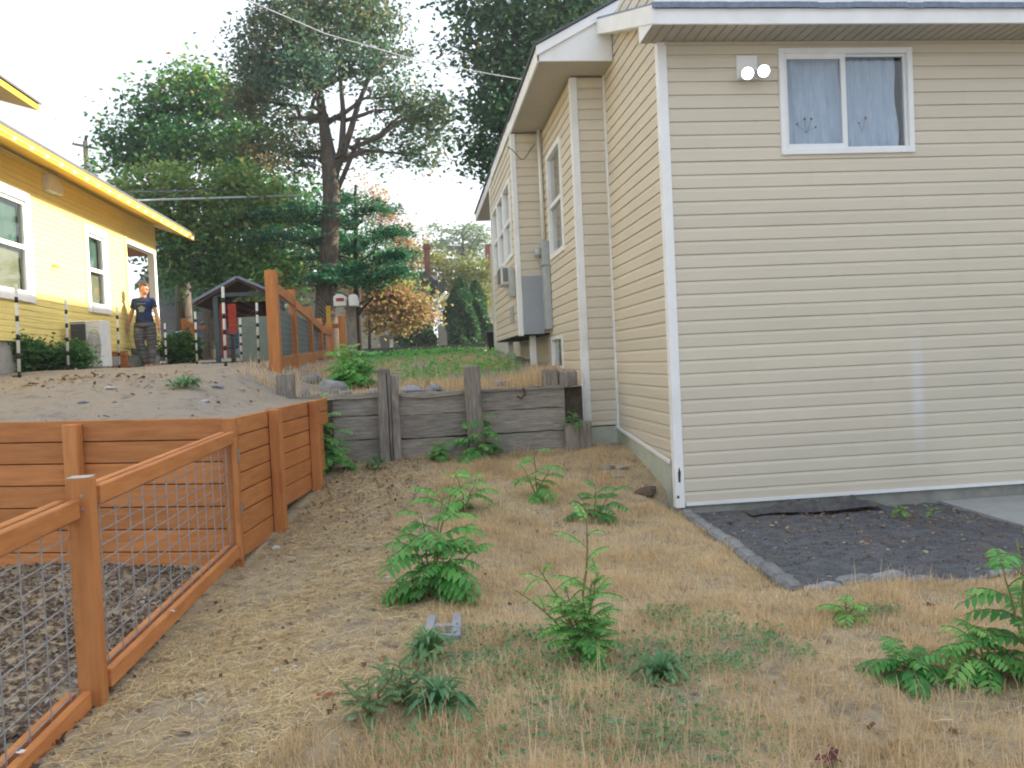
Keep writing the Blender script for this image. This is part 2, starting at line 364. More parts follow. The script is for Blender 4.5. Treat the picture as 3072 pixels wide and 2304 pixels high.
G_up = groundmat('terrace_soil', [((.34,.295,.24),0,0,0), ((.31,.28,.24),1.6,.45,.62), ((.20,.175,.15),6,.52,.68), ((.38,.35,.31),50,.62,.72), ((.13,.11,.09),40,.6,.72)])
G_bed = groundmat('dark_gravel', [((.15,.155,.17),0,0,0), ((.10,.105,.115),9,.42,.58), ((.17,.14,.10),3,.56,.70), ((.20,.21,.22),120,.58,.68), ((.03,.03,.035),90,.55,.65)])
G_bank = groundmat('bank_soil', [((.10,.08,.06),0,0,0), ((.06,.05,.04),9,.45,.6)])
G_road = groundmat('asphalt', [((.10,.10,.10),0,0,0), ((.075,.075,.075),3,.45,.6)])

ysl = np.concatenate([np.linspace(-14,2,12)[:-1], np.linspace(2,10.6,190)])
usl = np.concatenate([np.linspace(-30,-3.6,14)[:-1], np.linspace(-3.6,6.5,200), np.linspace(6.5,40,12)[1:]])
gridmesh('ground', lambda u,Y: u+0*Y, usl, ysl, g_low, G_yard)
# upper terrace: left part starts behind the orange wall, the rest behind the timbers
def upx(u, Y):
    lo = 9.86 + .75*np.clip((u-1.90)/.04, 0, 1)
    return u + 0*Y, np.where(Y < 12, lo+(Y-9.86)/(12-9.86)*(12-lo), Y)
us1 = np.concatenate([np.linspace(-60,-8,12)[:-1], np.linspace(-8,0,90)])
def xs_left(u, Y):       # right edge follows the wall
    edge = np.where(Y < 9.8, WALLX(Y)-.005, WALLX(9.8)-.005)
    X = np.where(u <= -8, u, -8 + (u+8)/8*(edge+8))
    lo = 6.43 + .18*np.clip(-1.42-X, 0, 60)
    hi = np.maximum(9.86, lo+.5)
    return X, lo + (Y-6.44)/(9.86-6.44)*(np.where(X > -18, 9.86, hi)-lo)
gridmesh('terrace_ground', xs_left, np.concatenate([np.linspace(-18,-8,8)[:-1], np.linspace(-8,0,90)]), np.linspace(6.44,9.86,60), g_up, G_up)
us2 = np.concatenate([np.linspace(-260,-12,16)[:-1], np.linspace(-12,1.90,105), [1.92,1.94], np.linspace(2.05,8,40), np.linspace(8,260,16)[1:]])
ys2 = np.concatenate([np.linspace(9.86,20,90), np.linspace(20,36,40)[1:], np.linspace(36,500,30)[1:]])
gridmesh('upper_ground', upx, us2, ys2, g_up, G_up)
# gravel bed and concrete path in front of the house
gridmesh('gravel_bed', lambda u,Y: (u-.13*(8.0-Y)/2.95*np.clip((6-u)/3.6,0,1), Y+.13*np.clip(u-2.44,0,1.7)*(8.0-Y)/2.95), np.linspace(2.44,12,120), np.linspace(5.05,8.0,60), lambda x,y: g_low(x,y)+.012+(vnoise(x,y,25,3)-.5)*.012, G_bed)
pa_ = at(2030,1094,Y=7.93); pb_ = at(2212,1142,z=-.20); ex = (pb_[0]-pa_[0])/(pb_[1]-pa_[1])
print('path', pa_, pb_)
mb = MB(); mb.prism([(pa_[0]+ex*(7.94-pa_[1]),7.94,-.165),(pa_[0]+ex*(4.0-pa_[1]),4.0,-.185),(12,4.0,-.20),(12,7.94,-.18)], (0,0,-.14)); o = mb.build('path', M['slab']); tag(o, kind='structure')
# far street
mb = MB(); mb.box(-200,200,32,41,1.6,2.17); o = mb.build('street', G_road); tag(o, kind='structure')
# ================================================================== BEIGE HOUSE
M['flower'] = mat('red_brown_thread', (.23,.07,.06), (.18,.06,.05)); M['stemgrey'] = mat('grey_thread', (.16,.2,.24), (.13,.17,.2))
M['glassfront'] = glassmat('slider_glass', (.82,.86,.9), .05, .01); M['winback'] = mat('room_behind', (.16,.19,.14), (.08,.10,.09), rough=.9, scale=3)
LAP = .128
F_ = dict(full=True)
XA, YF = 2.43, 7.93
YB = at(1838, 800, X=XA, **F_)[1]; XB = at(1735, 750, Y=YB, **F_)[0]
YC = at(1647, 890, X=XB, **F_)[1]; XC = at(1556, 900, Y=YC, **F_)[0]; YE = at(1488, 950, X=XC, **F_)[1]
YG = at(1843, 183, X=XA, **F_)[1]
ZT = float(at(1720, 234, Y=YB, **F_)[2])
print('HOUSE', XA, YB, XB, YC, XC, YE, YG, ZT)
def siding(mb, p0, p1, nrm, z0, z1, opens=(), zref=0., lap=LAP, depth=.0115):
    """courses of lapped vinyl from p0 to p1 with openings (s0,s1,za,zb)"""
    p0 = Vector((p0[0],p0[1],0)); p1 = Vector((p1[0],p1[1],0)); L = (p1-p0).length; d = (p1-p0)/L; n = Vector((nrm[0],nrm[1],0))
    cuts = sorted(set([0, L] + [o[0] for o in opens] + [o[1] for o in opens]))
    prof = [(0,1.),(.69*lap,.95),(.935*lap,.15),(.955*lap,-.3),(lap,-.3)]
    for a, b in zip(cuts, cuts[1:]):
        if b-a < 1e-4: continue
        rng = [(z0, z1)]
        for o in opens:
            if o[0] < (a+b)/2 < o[1]:
                nr = []
                for (u, v) in rng:
                    if o[2] > u: nr.append((u, min(v, o[2])))
                    if o[3] < v: nr.append((max(u, o[3]), v))
                rng = nr
        for (u, v) in rng:
            k = math.floor((u-zref)/lap)
            while zref + k*lap < v - 1e-4:
                zb = zref + k*lap
                rr = random.Random(k*31+7).random()
                pts = [(zb+z, o_*depth) for z, o_ in prof] + [(zb+lap, depth)]
                pts = [(min(max(z, u), v), o_) for z, o_ in pts]
                rj = random.Random((k//2)*17+int(L*10)); js = []
                if lap > .1 and L > 3:
                    q = rj.uniform(.3, 3.4)
                    while q < L: js.append(q); q += rj.uniform(2.2, 3.7)
                cs = [a] + [q for q in js if a+.05 < q < b-.05] + [b]; sgn = 0
                for a_, b_ in zip(cs, cs[1:]):
                    e = .0016*(len([q for q in js if q <= a_+.01]) % 2)
                    nn_ = max(2, int((b_-a_)/.45)); ss = np.linspace(a_, b_, nn_); vs = []
                    for q in ss:
                        wv = .0006*math.sin(q*2.3+k*1.7) + .0005*math.sin(q*5.1+k) if lap > .1 else 0
                        for (z, o_) in pts:
                            A = p0 + d*q + n*(o_+e+(wv if o_ > 0 else 0)); vs.append((A.x, A.y, z + (wv*.8 if u+.01 < z < v-.01 else 0)))
                    m_ = len(pts); mb.add(vs, [(j*m_+i, (j+1)*m_+i, (j+1)*m_+i+1, j*m_+i+1) for j in range(nn_-1) for i in range(m_-1)], min(1, max(0, rr+e*150)))
                k += 1
house = thing('beige_house', (4.5, 9.9, 0), 'beige vinyl sided house with white corner trim filling the right side', 'house')
P = lambda x, y, **k: at(x, y, full=True, **k)
W0, W1 = P(2336, 300, Y=YF)[0], P(2735, 300, Y=YF)[0]; WZ0, WZ1 = P(2540, 463, Y=YF)[2], P(2540, 146, Y=YF)[2]
mb = MB(); siding(mb, (XA+.06, YF), (12.0, YF), (0,-1), -.02, 4.44, [(W0-XA-.06+.01, W1-XA-.06-.01, WZ0+.01, WZ1-.01)], zref=-.03); mb.build('front_wall', M['siding_front'], house)
mb = MB(); siding(mb, (XA, YF+.05), (XA, YB), (-1,0), .25, 5.4, zref=-.03); mb.build('side_wall', M['siding'], house)
mb = MB(); siding(mb, (XB+.05, YB), (XA, YB), (0,-1), .60, ZT, zref=.02); mb.build('return_wall', M['siding'], house)
def onX(x, ya, yb, X):   # Y, z0, z1 from pixel column x between rows ya, yb
    a = P(x, ya, X=X); b = P(x, yb, X=X); return float(a[1]), float(b[2]), float(a[2])
# set-back wall window: photo edges
y0 = float(P(1682, 400, X=XB)[1]); y1 = float(P(1648, 600, X=XB)[1])
VW = (y0, y1, 2.90, 4.42)
by0 = float(P(1692, 1040, X=XB)[1]); by1 = float(P(1660, 1040, X=XB)[1]); BW = (by0, by1, 1.30, 1.78)
print('VW', VW, 'BW', BW)
mb = MB(); siding(mb, (XB, YB+.05), (XB, YC), (-1,0), .55, ZT, [(VW[0]-YB-.04, VW[1]-YB-.06, VW[2]+.01, VW[3]-.01), (BW[0]-YB-.04, BW[1]-YB-.06, BW[2]+.01, BW[3]-.01)], zref=.02); mb.build('set_back_wall', M['siding'], house)
zbay = float(P(1556, 1008, Y=YC)[2])
print('zbay', zbay)
mb = MB(); siding(mb, (XC+.04, YC), (XB, YC), (0,-1), zbay+.03, ZT, zref=.02); mb.build('bay_return_wall', M['siding'], house)
BO = (.35, YE-YC-.4, 3.10, 4.30)
mb = MB(); siding(mb, (XC, YC+.04), (XC, YE), (-1,0), zbay+.03, ZT, [(BO[0], BO[1], BO[2], BO[3])], zref=.02); mb.build('bay_wall', M['siding'], house)
# solid body behind the siding
mb = MB()
mb.box(XA+.03, 12, YF+.20, YB+.4, -.3, 4.42); mb.box(XB+.22, 12, YB+.14, 25, -.3, ZT-.02)
mb.box(XB+.03, XB+.22, YB+.14, VW[0]-.02, .3, ZT-.02); mb.box(XB+.03, XB+.22, VW[1]+.02, 21, 2.0, ZT-.02)
mb.box(XB+.03, XB+.22, VW[0]-.02, VW[1]+.02, VW[3]+.02, ZT-.02); mb.box(XB+.03, XB+.22, VW[0]-.02, BW[0]-.02, .3, VW[2]-.02)
mb.build('inner_wall', M['trim_beige'], house)
mb = MB(); mb.box(XC+.03, XB+.25, YC+.02, YE-.02, zbay, zbay+.03); mb.build('bay_floor', M['dark'], house)
# bay stands on posts
for yy in (YC+.25, YE-.4):
    mb = MB(); mb.box(XC+.18, XC+.27, yy, yy+.09, 1.2, zbay); mb.build('bay_post', M['white'], house)
mb = MB(); mb.box(XB-.02, XB+.03, YC+.05, YE+3, 1.0, 2.0); mb.build('basement_wall', M['trim_beige'], house)
# foundation
mb = MB()
zs0 = float(P(2013.5, 1390.9, X=XA-.03)[2]); zs1 = float(P(1853, 1283, X=XA-.03)[2]); print('strip', zs0, zs1)
ya, yb = YF+.09, YB-.02
f0 = Vector((XA-.035, ya, zs0)); f1 = Vector((XA-.035, yb, zs1))
mb.prism([(XA-.035, ya, -.4), (XA-.035, yb, -.4), (XA-.035, yb, zs1), (XA-.035, ya, zs0-.0)], (.12,0,0))
zr = float(P(1775, 1281, Y=YB)[2])
mb.box(XB+.02, XA-.036, YB-.03, YB+.12, -.4, zr)
mb.build('foundation', M['fndpaint'], house)
mb = MB(); mb.box(XA+.03, 12, YF+.02, YF+.14, -.5, -.02); mb.build('foundation', M['concrete'], house)
mb = MB(); mb.beam((XA-.045, ya-.02, zs0+.02), (XA-.045, yb, zs1+.015), .018, .04, .003); mb.box(XA+.08, 12, YF-.022, YF+.01, -.045, -.015); mb.build('starter_strip', M['white'], house)
# corner trims
def post(x0, x1, y0, y1, z0, z1, m='white', name='corner_trim'):
    mb = MB(); mb.box(x0, x1, y0, y1, z0, z1, bev=.004); return mb.build(name, M[m], house)
post(XA-.022, XA+.068, YF-.024, YF+.075, -.06, 4.44)
pt = MB(); pt.box(XA-.03, XA-.012, YF+.08, YF+.09, 0, 0.01)
mb = MB(); mb.ell((XA+.022, YF-.025, .26), (.013, .003, .065), jit=.4); mb.build('rust_stain', M['rust'], house); mb = MB(); mb.ell((XA-.0, YF-.025, .05), (.012, .003, .014), jit=.3); mb.build('rust_stain', M['rust'], house)
post(XB-.022, XB+.068, YB-.024, YB+.075, float(P(1752, 1264, Y=YB)[2]), ZT)
post(XA-.03, XA-.0, YB-.03, YB-.0, zs1, ZT+.2)
post(XC-.022, XC+.055, YC-.024, YC+.065, zbay, ZT)
post(XC-.02, XC+.03, YE-.03, YE+.03, zbay, ZT)
def ywin(X, y0, y1, z0, z1, sash=True, vt=.07, name='window'):
    """window in a wall facing -X"""
    mb = MB(); x0, x1 = X-.032, X+.05
    mb.box(x0, x1, y0, y0+vt, z0, z1, bev=.003); mb.box(x0, x1, y1-vt, y1, z0, z1, bev=.003)
    mb.box(x0+.001, x1, y0+vt, y1-vt, z1-vt, z1-.001); mb.box(x0+.001, x1, y0+vt, y1-vt, z0+.001, z0+vt)
    zm = (z0+z1)/2
    if sash:
        mb.box(X-.012, X+.04, y0+vt, y1-vt, zm-.03, zm+.03)
    w = mb.build(name, M['white'], house)
    g = MB(); g.box(X+.022, X+.026, y0+vt, y1-vt, z0+vt, z1-vt); g.build('pane', M['glass'], w)
    c = MB(); c.box(X+.13, X+.14, y0, y1, z0, z1); c.build('blind', M['curtain'] if sash else M['dark'], w)  # basement window gets a dark sheet standing for its unlit room
    return w
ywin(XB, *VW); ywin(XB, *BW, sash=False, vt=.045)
# row of windows on the bay
n = 3; L = (BO[1]-BO[0])/n
for i in range(n):
    ywin(XC, YC+.04+BO[0]+i*L, YC+.04+BO[0]+(i+1)*L-.01, BO[2]-.02, BO[3]+.02)
# front sliding window
def frontwin():
    y0, y1 = YF-.040, YF+.06; vt = .055
    mb = MB(); mb.box(W0, W0+vt, y0, y1, WZ0, WZ1, bev=.004); mb.box(W1-vt, W1, y0, y1, WZ0, WZ1, bev=.004)
    mb.box(W0+vt, W1-vt, y0+.001, y1, WZ1-vt, WZ1-.001, bev=.004); mb.box(W0+vt, W1-vt, y0+.001, y1, WZ0+.001, WZ0+vt, bev=.004)
    w = mb.build('window', M['white'], house)
    xm = float(P(2528, 300, Y=YF)[0])
    s = MB(); x0, x1, z0, z1 = W0+vt, xm+.03, WZ0+vt, WZ1-vt; t = .05
    for a in ((x0,x0+.03,z0,z1),(x1-t,x1,z0,z1)): s.box(a[0],a[1],YF-.022,YF+.014,a[2],a[3],bev=.003)
    s.box(x0+.03,x1-t,YF-.021,YF+.013,z1-t,z1); s.box(x0+.03,x1-t,YF-.021,YF+.013,z0,z0+t); s.build('sash', M['white'], w)
    s = MB(); xa, xb = x1+.0, W1-vt
    s.box(xb-.022,xb,YF+.005,YF+.04,z0,z1); s.box(xa,xb-.022,YF+.006,YF+.039,z1-.022,z1); s.box(xa,xb-.022,YF+.006,YF+.039,z0,z0+.022); s.build('sash', M['white'], w)
    g = MB(); g.box(x0+.03, x1-t, YF-.004, YF, z0+t, z1-t); g.box(xa, xb-.022, YF+.02, YF+.024, z0+.022, z1-.022); g.build('pane', M['glassfront'], w)
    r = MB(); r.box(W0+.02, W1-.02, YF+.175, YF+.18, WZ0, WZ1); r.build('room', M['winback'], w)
    # lace curtains
    for (a, b) in ((x0-.02, x1-.01), (xa-.01, xb-.055)):
        nx, nz = 90, 40; zt = z1+.01; zb = z0+.05
        if a > xm: zb = z0+.045
        U, V = np.meshgrid(np.linspace(0,1,nx), np.linspace(0,1,nz)); X = a+(b-a)*U + (.012*np.sin(V*9)*U if a > xm else 0)
        Zc = zb + (zt-zb)*V - (1-V)*(.012*np.abs(np.sin(U*math.pi*7)))*1.0
        Yc = YF+.10 + .016*np.sin(U*26+V*1.5+a)+.008*np.sin(U*61+V*4)
        v = np.stack([X,Yc,Zc],-1).reshape(-1,3); i = np.arange((nz-1)*nx).reshape(nz-1,nx)[:,:-1].ravel()
        c = link('curtain', v, np.stack([i,i+1,i+nx+1,i+nx],1), RNG.random((nz-1)*(nx-1)), M['curtain'], w, True)
        e = MB(); cx = a+(b-a)*(.42 if a < xm else .36); cz = z0+.22
        for (dx, dz, rr) in ((-.09,.05,.012),(-.01,.10,.015),(.06,.10,.013),(.10,.02,.010)) if a < xm else ((-.03,.05,.011),(.04,.10,.014)):
            e = MB(); e.ell((cx+dx, YF+.075, cz+dz), (rr,.003,rr), 8, 5); e.build('embroidered_flower', M['flower'], w)
        e = MB()
        for (dx, dz) in ((-.09,.05),(-.01,.10),(.06,.10),(.10,.02)) if a < xm else ((-.03,.05),(.04,.10)):
            e.tube([(cx, YF+.078, cz-.04), (cx+dx*.5, YF+.078, cz+dz*.2), (cx+dx, YF+.078, cz+dz-.01)], .0022, 4)
        e.build('embroidered_stem', M['stemgrey'], w)
frontwin()
# front eave: soffit, fascia, shingle lip, shed roof, side rake
YO = float(P(1960, 68, z=4.44)[1]); XO = float(P(1960, 68, z=4.44)[0]); ZO = 4.44
zf1 = float(P(1962, 25, Y=YO)[2]); zf2 = float(P(1963, 9.5, Y=YO)[2]); print('eave', XO, YO, zf1, zf2)
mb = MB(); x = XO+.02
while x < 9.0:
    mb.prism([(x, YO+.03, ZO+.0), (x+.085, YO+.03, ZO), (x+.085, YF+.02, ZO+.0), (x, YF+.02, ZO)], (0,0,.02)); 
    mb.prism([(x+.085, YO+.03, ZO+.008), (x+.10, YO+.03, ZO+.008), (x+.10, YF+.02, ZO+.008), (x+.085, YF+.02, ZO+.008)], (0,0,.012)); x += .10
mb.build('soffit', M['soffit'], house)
mb = MB(); mb.box(XA+.05, 9, YF-.028, YF-.014, ZO-.035, ZO-.002); mb.build('soffit_trim', M['trim_beige'], house)
mb = MB(); mb.box(XO, 9.0, YO, YO+.028, ZO-.012, zf1, bev=.003); mb.build('fascia', M['white'], house)
nr = 40
mb = MB()
xs = np.linspace(XO-.01, 9.0, nr)
for a, b in zip(xs, xs[1:]):
    j = random.uniform(-.005,.005); mb.prism([(a, YO-.03, zf1-.004+j), (a, YO-.03, zf2+j), (a, YO+.6, zf2+.13), (a, YO+.6, zf2+.06)], (b-a,0,0))
mb.build('shingle_edge', M['shingle_blue'], house)
# the little roof climbs to the gable wall of the main house
slope = (float(P(1805, 50, X=XO)[2]) - zf2) / (float(P(1805, 50, X=XO)[1]) - YO); yr = float(P(1805, 50, X=XO)[1]); print('slope', slope, yr)
mb = MB(); mb.prism([(XO-.005, YO+.03, zf2+.01), (XO-.005, YG+.3, zf2+.01+slope*(YG+.3-YO)), (XO-.005, YG+.3, zf2-.09+slope*(YG+.3-YO)), (XO-.005, YO+.03, zf2-.07)], (7,0,0)); mb.build('lean_to_roof', M['shingle_blue'], house)
mb = MB(); mb.prism([(XO-.012, YO-.01, ZO-.012), (XO-.012, YO-.01, zf2-.02), (XO-.012, YG, zf2-.02+slope*(YG-YO)), (XO-.012, YG, ZO-.012+slope*(YG-YO))], (.026,0,0)); mb.build('rake_board', M['white'], house)
mb = MB(); mb.prism([(XO+.012, YO+.04, ZO-.002), (XA+.02, YO+.04, ZO-.002), (XA+.02, YG, ZO-.0+slope*(YG-YO-.04)), (XO+.012, YG, ZO+slope*(YG-YO-.04))], (0,0,.02)); mb.build('rake_soffit', M['white'], house)
mb = MB(); mb.prism([(XO+.0, YO+.03, ZO-.003), (XO+.0, YF+.02, ZO-.003), (XO+.0, YF+.02, ZO+slope*(YF-YO)+.03)], (.012,0,0)); mb.build('eave_return', M['white'], house)
# main gable with boxed eave
xe = float(P(1612, 183, Y=YG)[0]); ze = float(P(1612, 183, Y=YG)[2]); zt = float(P(1612, 140, Y=YG)[2]); 
rk = P(1856, 0, Y=YG); gs = (rk[2]-float(P(1614,137,Y=YG)[2]))/(rk[0]-xe); print('gable', xe, ze, zt, gs)
xr = 8.0; zr_ = zt + gs*(xr-xe)
mb = MB(); mb.prism([(xe, YG, ze), (XA-.02, YG, ze), (XA-.02, YG, ze+.5), (9, YG, ze+.5), (xr, YG, zr_), (xe, YG, zt)], (0,.03,0)); mb.build('gable_board', M['white'], house)
mb = MB(); siding(mb, (XO+.95, YG-.01), (9.5, YG-.01), (0,-1), ze+.28, zt+gs*.9, zref=.0); mb.build('gable_wall', M['siding'], house)
mb = MB(); mb.prism([(xe-.01, YG-.035, zt-.11), (xe-.01, YG-.035, zt), (xr, YG-.035, zr_), (xr, YG-.035, zr_-.10)], (0,.028,0)); mb.build('rake_board', M['white'], house)
mb = MB(); mb.prism([(xe-.03, YG-.06, zt+.002), (xe-.03, YG-.06, zt+.03), (xr, YG-.06, zr_+.03), (xr, YG-.06, zr_+.002)], (0,20.6-YG+.06,0)); mb.build('main_roof', M['shingle'], house)
mb = MB(); mb.prism([(xr, YG-.06, zr_+.03), (xr, YG-.06, zr_+.002), (12.9, YG-.06, zr_-gs*4.9), (12.9, YG-.06, zr_-gs*4.9+.03)], (0,15.5,0)); mb.build('main_roof', M['shingle'], house)
yend = 20.55
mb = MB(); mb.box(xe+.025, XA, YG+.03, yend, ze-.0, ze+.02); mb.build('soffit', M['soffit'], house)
mb = MB()
for a, b, o_ in ((YG-.0, YG+3.0, 0.), (YG+3.0, YG+6.2, .012), (YG+6.2, yend, .0)):
    mb.box(xe-.002-o_, xe+.022-o_, a, b, ze-.01, zt, bev=.003)
mb.build('fascia', M['white'], house)
mb = MB(); mb.box(XB+.25, 12, 17, 25, -.5, ZT-.01); mb.build('rear_wall', M['trim_beige'], house)
# electrical: mast, meter, panel boxes, grey bay enclosure
mx_ = XB-.03
mb = MB(); mb.tube([(mx_-.03, YC-.08, 3.25), (mx_-.03, YC-.08, ze)], .028, 10); mb.build('service_mast', M['white'], house, True)
mt = MB(); z0m, z1m = float(P(1625, 800, Y=YC-.1)[2]), float(P(1625, 728, Y=YC-.1)[2])
mt.box(XB-.12, XB-.014, YC-.30, YC-.03, z0m, z1m, bev=.006); m_ = mt.build('meter_box', M['metergrey'], house)
mt = MB(); mt.tube([(XB-.12, YC-.17, (z0m+z1m)/2+.02), (XB-.21, YC-.17, (z0m+z1m)/2+.02)], [.075,.07], 16); mt.build('meter', M['metergrey'], m_, True)
zg0, zg1 = float(P(1590, 1003, Y=YC-.05)[2]), float(P(1590, 828, Y=YC-.05)[2])
mt = MB(); mt.box(XC+.06, XB-.10, YC-.07, YC-.014, zg0, zg1, bev=.004); mt.build('grey_enclosure', M['greybox'], house)
mt = MB(); mt.box(XB-.105, XB-.014, YC-.33, YC-.02, zg0+.06, zg1+.12, bev=.005); pb = mt.build('panel_box', M['metergrey'], house)
mt = MB(); mt.tube([(XB-.07, YC-.15, zg1+.1), (XB-.07, YC-.15, z0m)], .02, 8); mt.build('conduit', M['metergrey'], house, True)
mt = MB(); mt.box(XC-.08, XC-.014, YC+.25, YC+.55, 2.45, 2.9, bev=.004); mt.build('side_box', M['metergrey'], house)
mt = MB(); mt.box(XC-.06, XC-.014, YC+.6, YC+.72, 2.05, 2.3, bev=.004); mt.build('outlet_box', M['metergrey'], house)
# vinyl joints
# security light
fl = MB(); fx0, fx1 = P(2206,200,Y=YF)[0], P(2268,200,Y=YF)[0]; fz0, fz1 = P(2230,242,Y=YF)[2], P(2230,170,Y=YF)[2]
fl.box(fx0, fx1, YF-.045, YF-.005, fz0, fz1, bev=.008); fl_o = fl.build('security_light', M['white'], house)
for (u, w_) in ((2243, 220), (2291, 213)):
    c = P(u, w_, Y=YF-.17); c = Vector(c); base = Vector(((fx0+fx1)/2, YF-.045, (fz0+fz1)/2))
    d = (CPOS_V - c).normalized(); d = (d + Vector((.25 if u > 2260 else 0, 0, -.05))).normalized()
    h = MB(); h.tube([base, base.lerp(c, .5)+Vector((0,0,.0)), c-d*.07], .012, 8)
    h.tube([c-d*.11, c-d*.09, c-d*.03, c+d*.004], [.022,.038,.056,.06], 20); ho = h.build('lamp_head', M['white'], fl_o, True)
    f = MB(); f.tube([c+d*.0045, c+d*.008], .054, 20); f.build('lamp_face', M['lamp'], fl_o)
# bent wire looping from the fascia
mb = MB(); a = Vector(P(1522, 440, Y=YC-.5)); b = Vector(P(1605, 436, Y=YC-.2)); 
mb.tube([a.lerp(b, t)+Vector((0,0,-.16*math.sin(math.pi*t)**.8+.04*math.sin(t*9))) for t in np.linspace(0,1,14)], .007, 5); mb.build('service_wire', M['wire'], house)
# window air conditioner sitting in the bay window
ac = thing('window_air_conditioner', (XC-.2, 15, 3.2), 'white window air conditioner hanging out of the beige bay window', 'air conditioner')
ay0 = float(P(1533, 825, X=XC)[1]); pr_ = float(XC-P(1503, 825, Y=ay0)[0]); ay1 = ay0+.6; az0, az1 = float(P(1515, 853, Y=ay0)[2]), float(P(1515, 796, Y=ay0)[2])
print('ac', ay0, az0, az1)
mb = MB(); mb.box(XC-pr_, XC+.05, ay0, ay1, az0, az1, bev=.012); mb.build('casing', M['acwhite'], ac)
mb = MB(); hh = az1-az0; mb.box(XC-pr_+.03, XC-.05, ay0-.006, ay0+.003, az0+.04, az1-.04)
for k in range(9): mb.box(XC-pr_+.03, XC-.05, ay0-.012, ay0-.005, az0+.05+k*(hh-.1)/9, az0+.06+k*(hh-.1)/9)
mb.build('side_grille', M['midgrille'], ac)
mb = MB()
for k in range(12): mb.box(XC-pr_-.012, XC-pr_+.002, ay0+.05, ay1-.05, az0+.03+k*(hh-.06)/12, az0+.04+k*(hh-.06)/12)
mb.build('rear_grille', M['midgrille'], ac)
# ================================================================== TIMBER RETAINING WALL
tw = thing('timber_retaining_wall', (0, 9.9, .3), 'weathered grey timber retaining wall with upright posts beside the beige house', 'retaining wall')
YW = 9.9
zt_ = 1.14
def rough_board(mb, x0, x1, y, z0, z1, t=.07, n=14, seed=0):
    """a plank with an uneven edge"""
    r = random.Random(seed); xs = np.linspace(x0, x1, n); vs = []
    off = [(r.uniform(-.006,.006), r.uniform(-.006,.006), r.uniform(-.006,.006)) for _ in xs]
    for x, (a, b, c) in zip(xs, off): vs += [(x, y+c, z0+a), (x, y+c-.0, z1+b), (x, y+t, z1+b), (x, y+t, z0+a)]
    fs = []
    for i in range(n-1):
        for k in range(4): fs.append((i*4+k, i*4+(k+1)%4, (i+1)*4+(k+1)%4, (i+1)*4+k)[::-1])
    fs += [(0,1,2,3), tuple((n-1)*4+k for k in (3,2,1,0))]
    mb.add(vs, fs)
mb = MB()
xl, xm1, xm2, xr1 = -1.55, -.40, .58, 1.70
for i, (a, b) in enumerate(((xl, xm1), (xm1, xm2), (xm2, xr1))):
    for j, (z0, z1) in enumerate(((.875, 1.13), (.60, .868), (.22, .585))):
        rough_board(mb, a+.003, b-.003, YW+.0+.008*((i+j)%2), z0+(.0 if i else .02), z1+(.0 if i else .02), seed=i*7+j)
mb.build('planks', M['oldwood'], tw)
for (x, w, z0, z1, dy, ln) in ((at(617,830,Y=9.75,)[0], .20, .2, 1.43, -.14, 0), (-.435, .145, .2, 1.43, -.13, .02), (-.315, .10, .2, 1.35, -.06, .0), (.60, .19, .2, 1.42, -.13, -.02), (1.745, .17, .2, .68, -.12, 0), (1.90, .15, .2, .70, -.10, .02)):
    mb = MB(); c = Vector((x, YW+dy/1.0, (z0+z1)/2)); R = Matrix.Rotation(ln, 3, 'Y'); mb.bbox(c, R, (w, .12, z1-z0), .016); mb.build('post', M['oldwood_v'], tw)
for (x, z0, z1, w) in ((1.50, .9, 1.33, .20), (1.72, .75, 1.30, .22)):
    mb = MB(); mb.bbox(Vector((x+.05, YW+.17, (z0+z1)/2)), Matrix.Rotation(.03, 3, 'Y'), (w, .13, z1-z0), .02); mb.build('post', M['oldwood_v'], tw)
# rusty chain hook on the top plank
mb = MB(); mb.tube([(1.20,9.86,1.12),(1.22,9.84,1.05),(1.17,9.83,1.0),(1.12,9.84,1.03)], .012, 6); mb.build('iron_hook', M['rust'], tw)

# soil bank held back by the walls
mb = MB()
ws = [(-18, 6.43+.18*16.58), (-1.42, 6.43)] + [(float(WALLX(y))-.005, y) for y in (6.44, 8, 9.7)] + [(-1.62, 9.985)]
for (a, b) in zip(ws, ws[1:]):
    mb.add([(a[0], a[1]+.012, -.3), (b[0], b[1]+.012, -.3), (b[0], b[1]+.012, 1.10), (a[0], a[1]+.012, 1.10)], [(0,1,2,3)])
mb.add([(-1.62, 9.985, -.3), (1.93, 9.985, -.3), (1.93, 9.985, 1.11), (-1.62, 9.985, 1.11)], [(0,1,2,3)])
tag(mb.build('soil_bank', G_bank), kind='structure')
# ================================================================== ORANGE RETAINING WALL
ow = thing('plank_retaining_wall', (-1.4, 6.4, .1), 'orange stained plank retaining wall turning a corner below the bare dirt terrace', 'retaining wall')
CX, CY = -1.42, 6.40
def plank_run(p, q, ztop0, ztop1, zbot0, zbot1, hs, thick=.038, last_cut=None):
    mb = MB(); p = Vector((p[0],p[1],0)); q = Vector((q[0],q[1],0)); z0, z1 = ztop0, ztop1; i = 0
    for h in hs:
        a0, a1 = z0-h+.008, z1-h+.008
        qq = q if not (last_cut and i >= last_cut[0]) else p.lerp(q, last_cut[1])
        mb.beam((p.x, p.y, (z0+a0)/2), (qq.x, qq.y, (z1+a1)/2), thick, h-.008, .005); z0 -= h; z1 -= h; i += 1
    return mb.build('plank_panel', M['cedar'], ow)
n0 = Vector((.18, 1, 0)).normalized()
def seg1(x): return CY + .03 + .18*(CX-x)
plank_run((-4.6, seg1(-4.6)), (CX-.04, seg1(CX-.04)), 1.20, 1.125, 0, 0, [.165,.165,.165,.17,.17,.17,.17])
P2 = (-1.30, 7.20); P3 = (-1.135, 8.45); PE = (-1.03, 9.15)
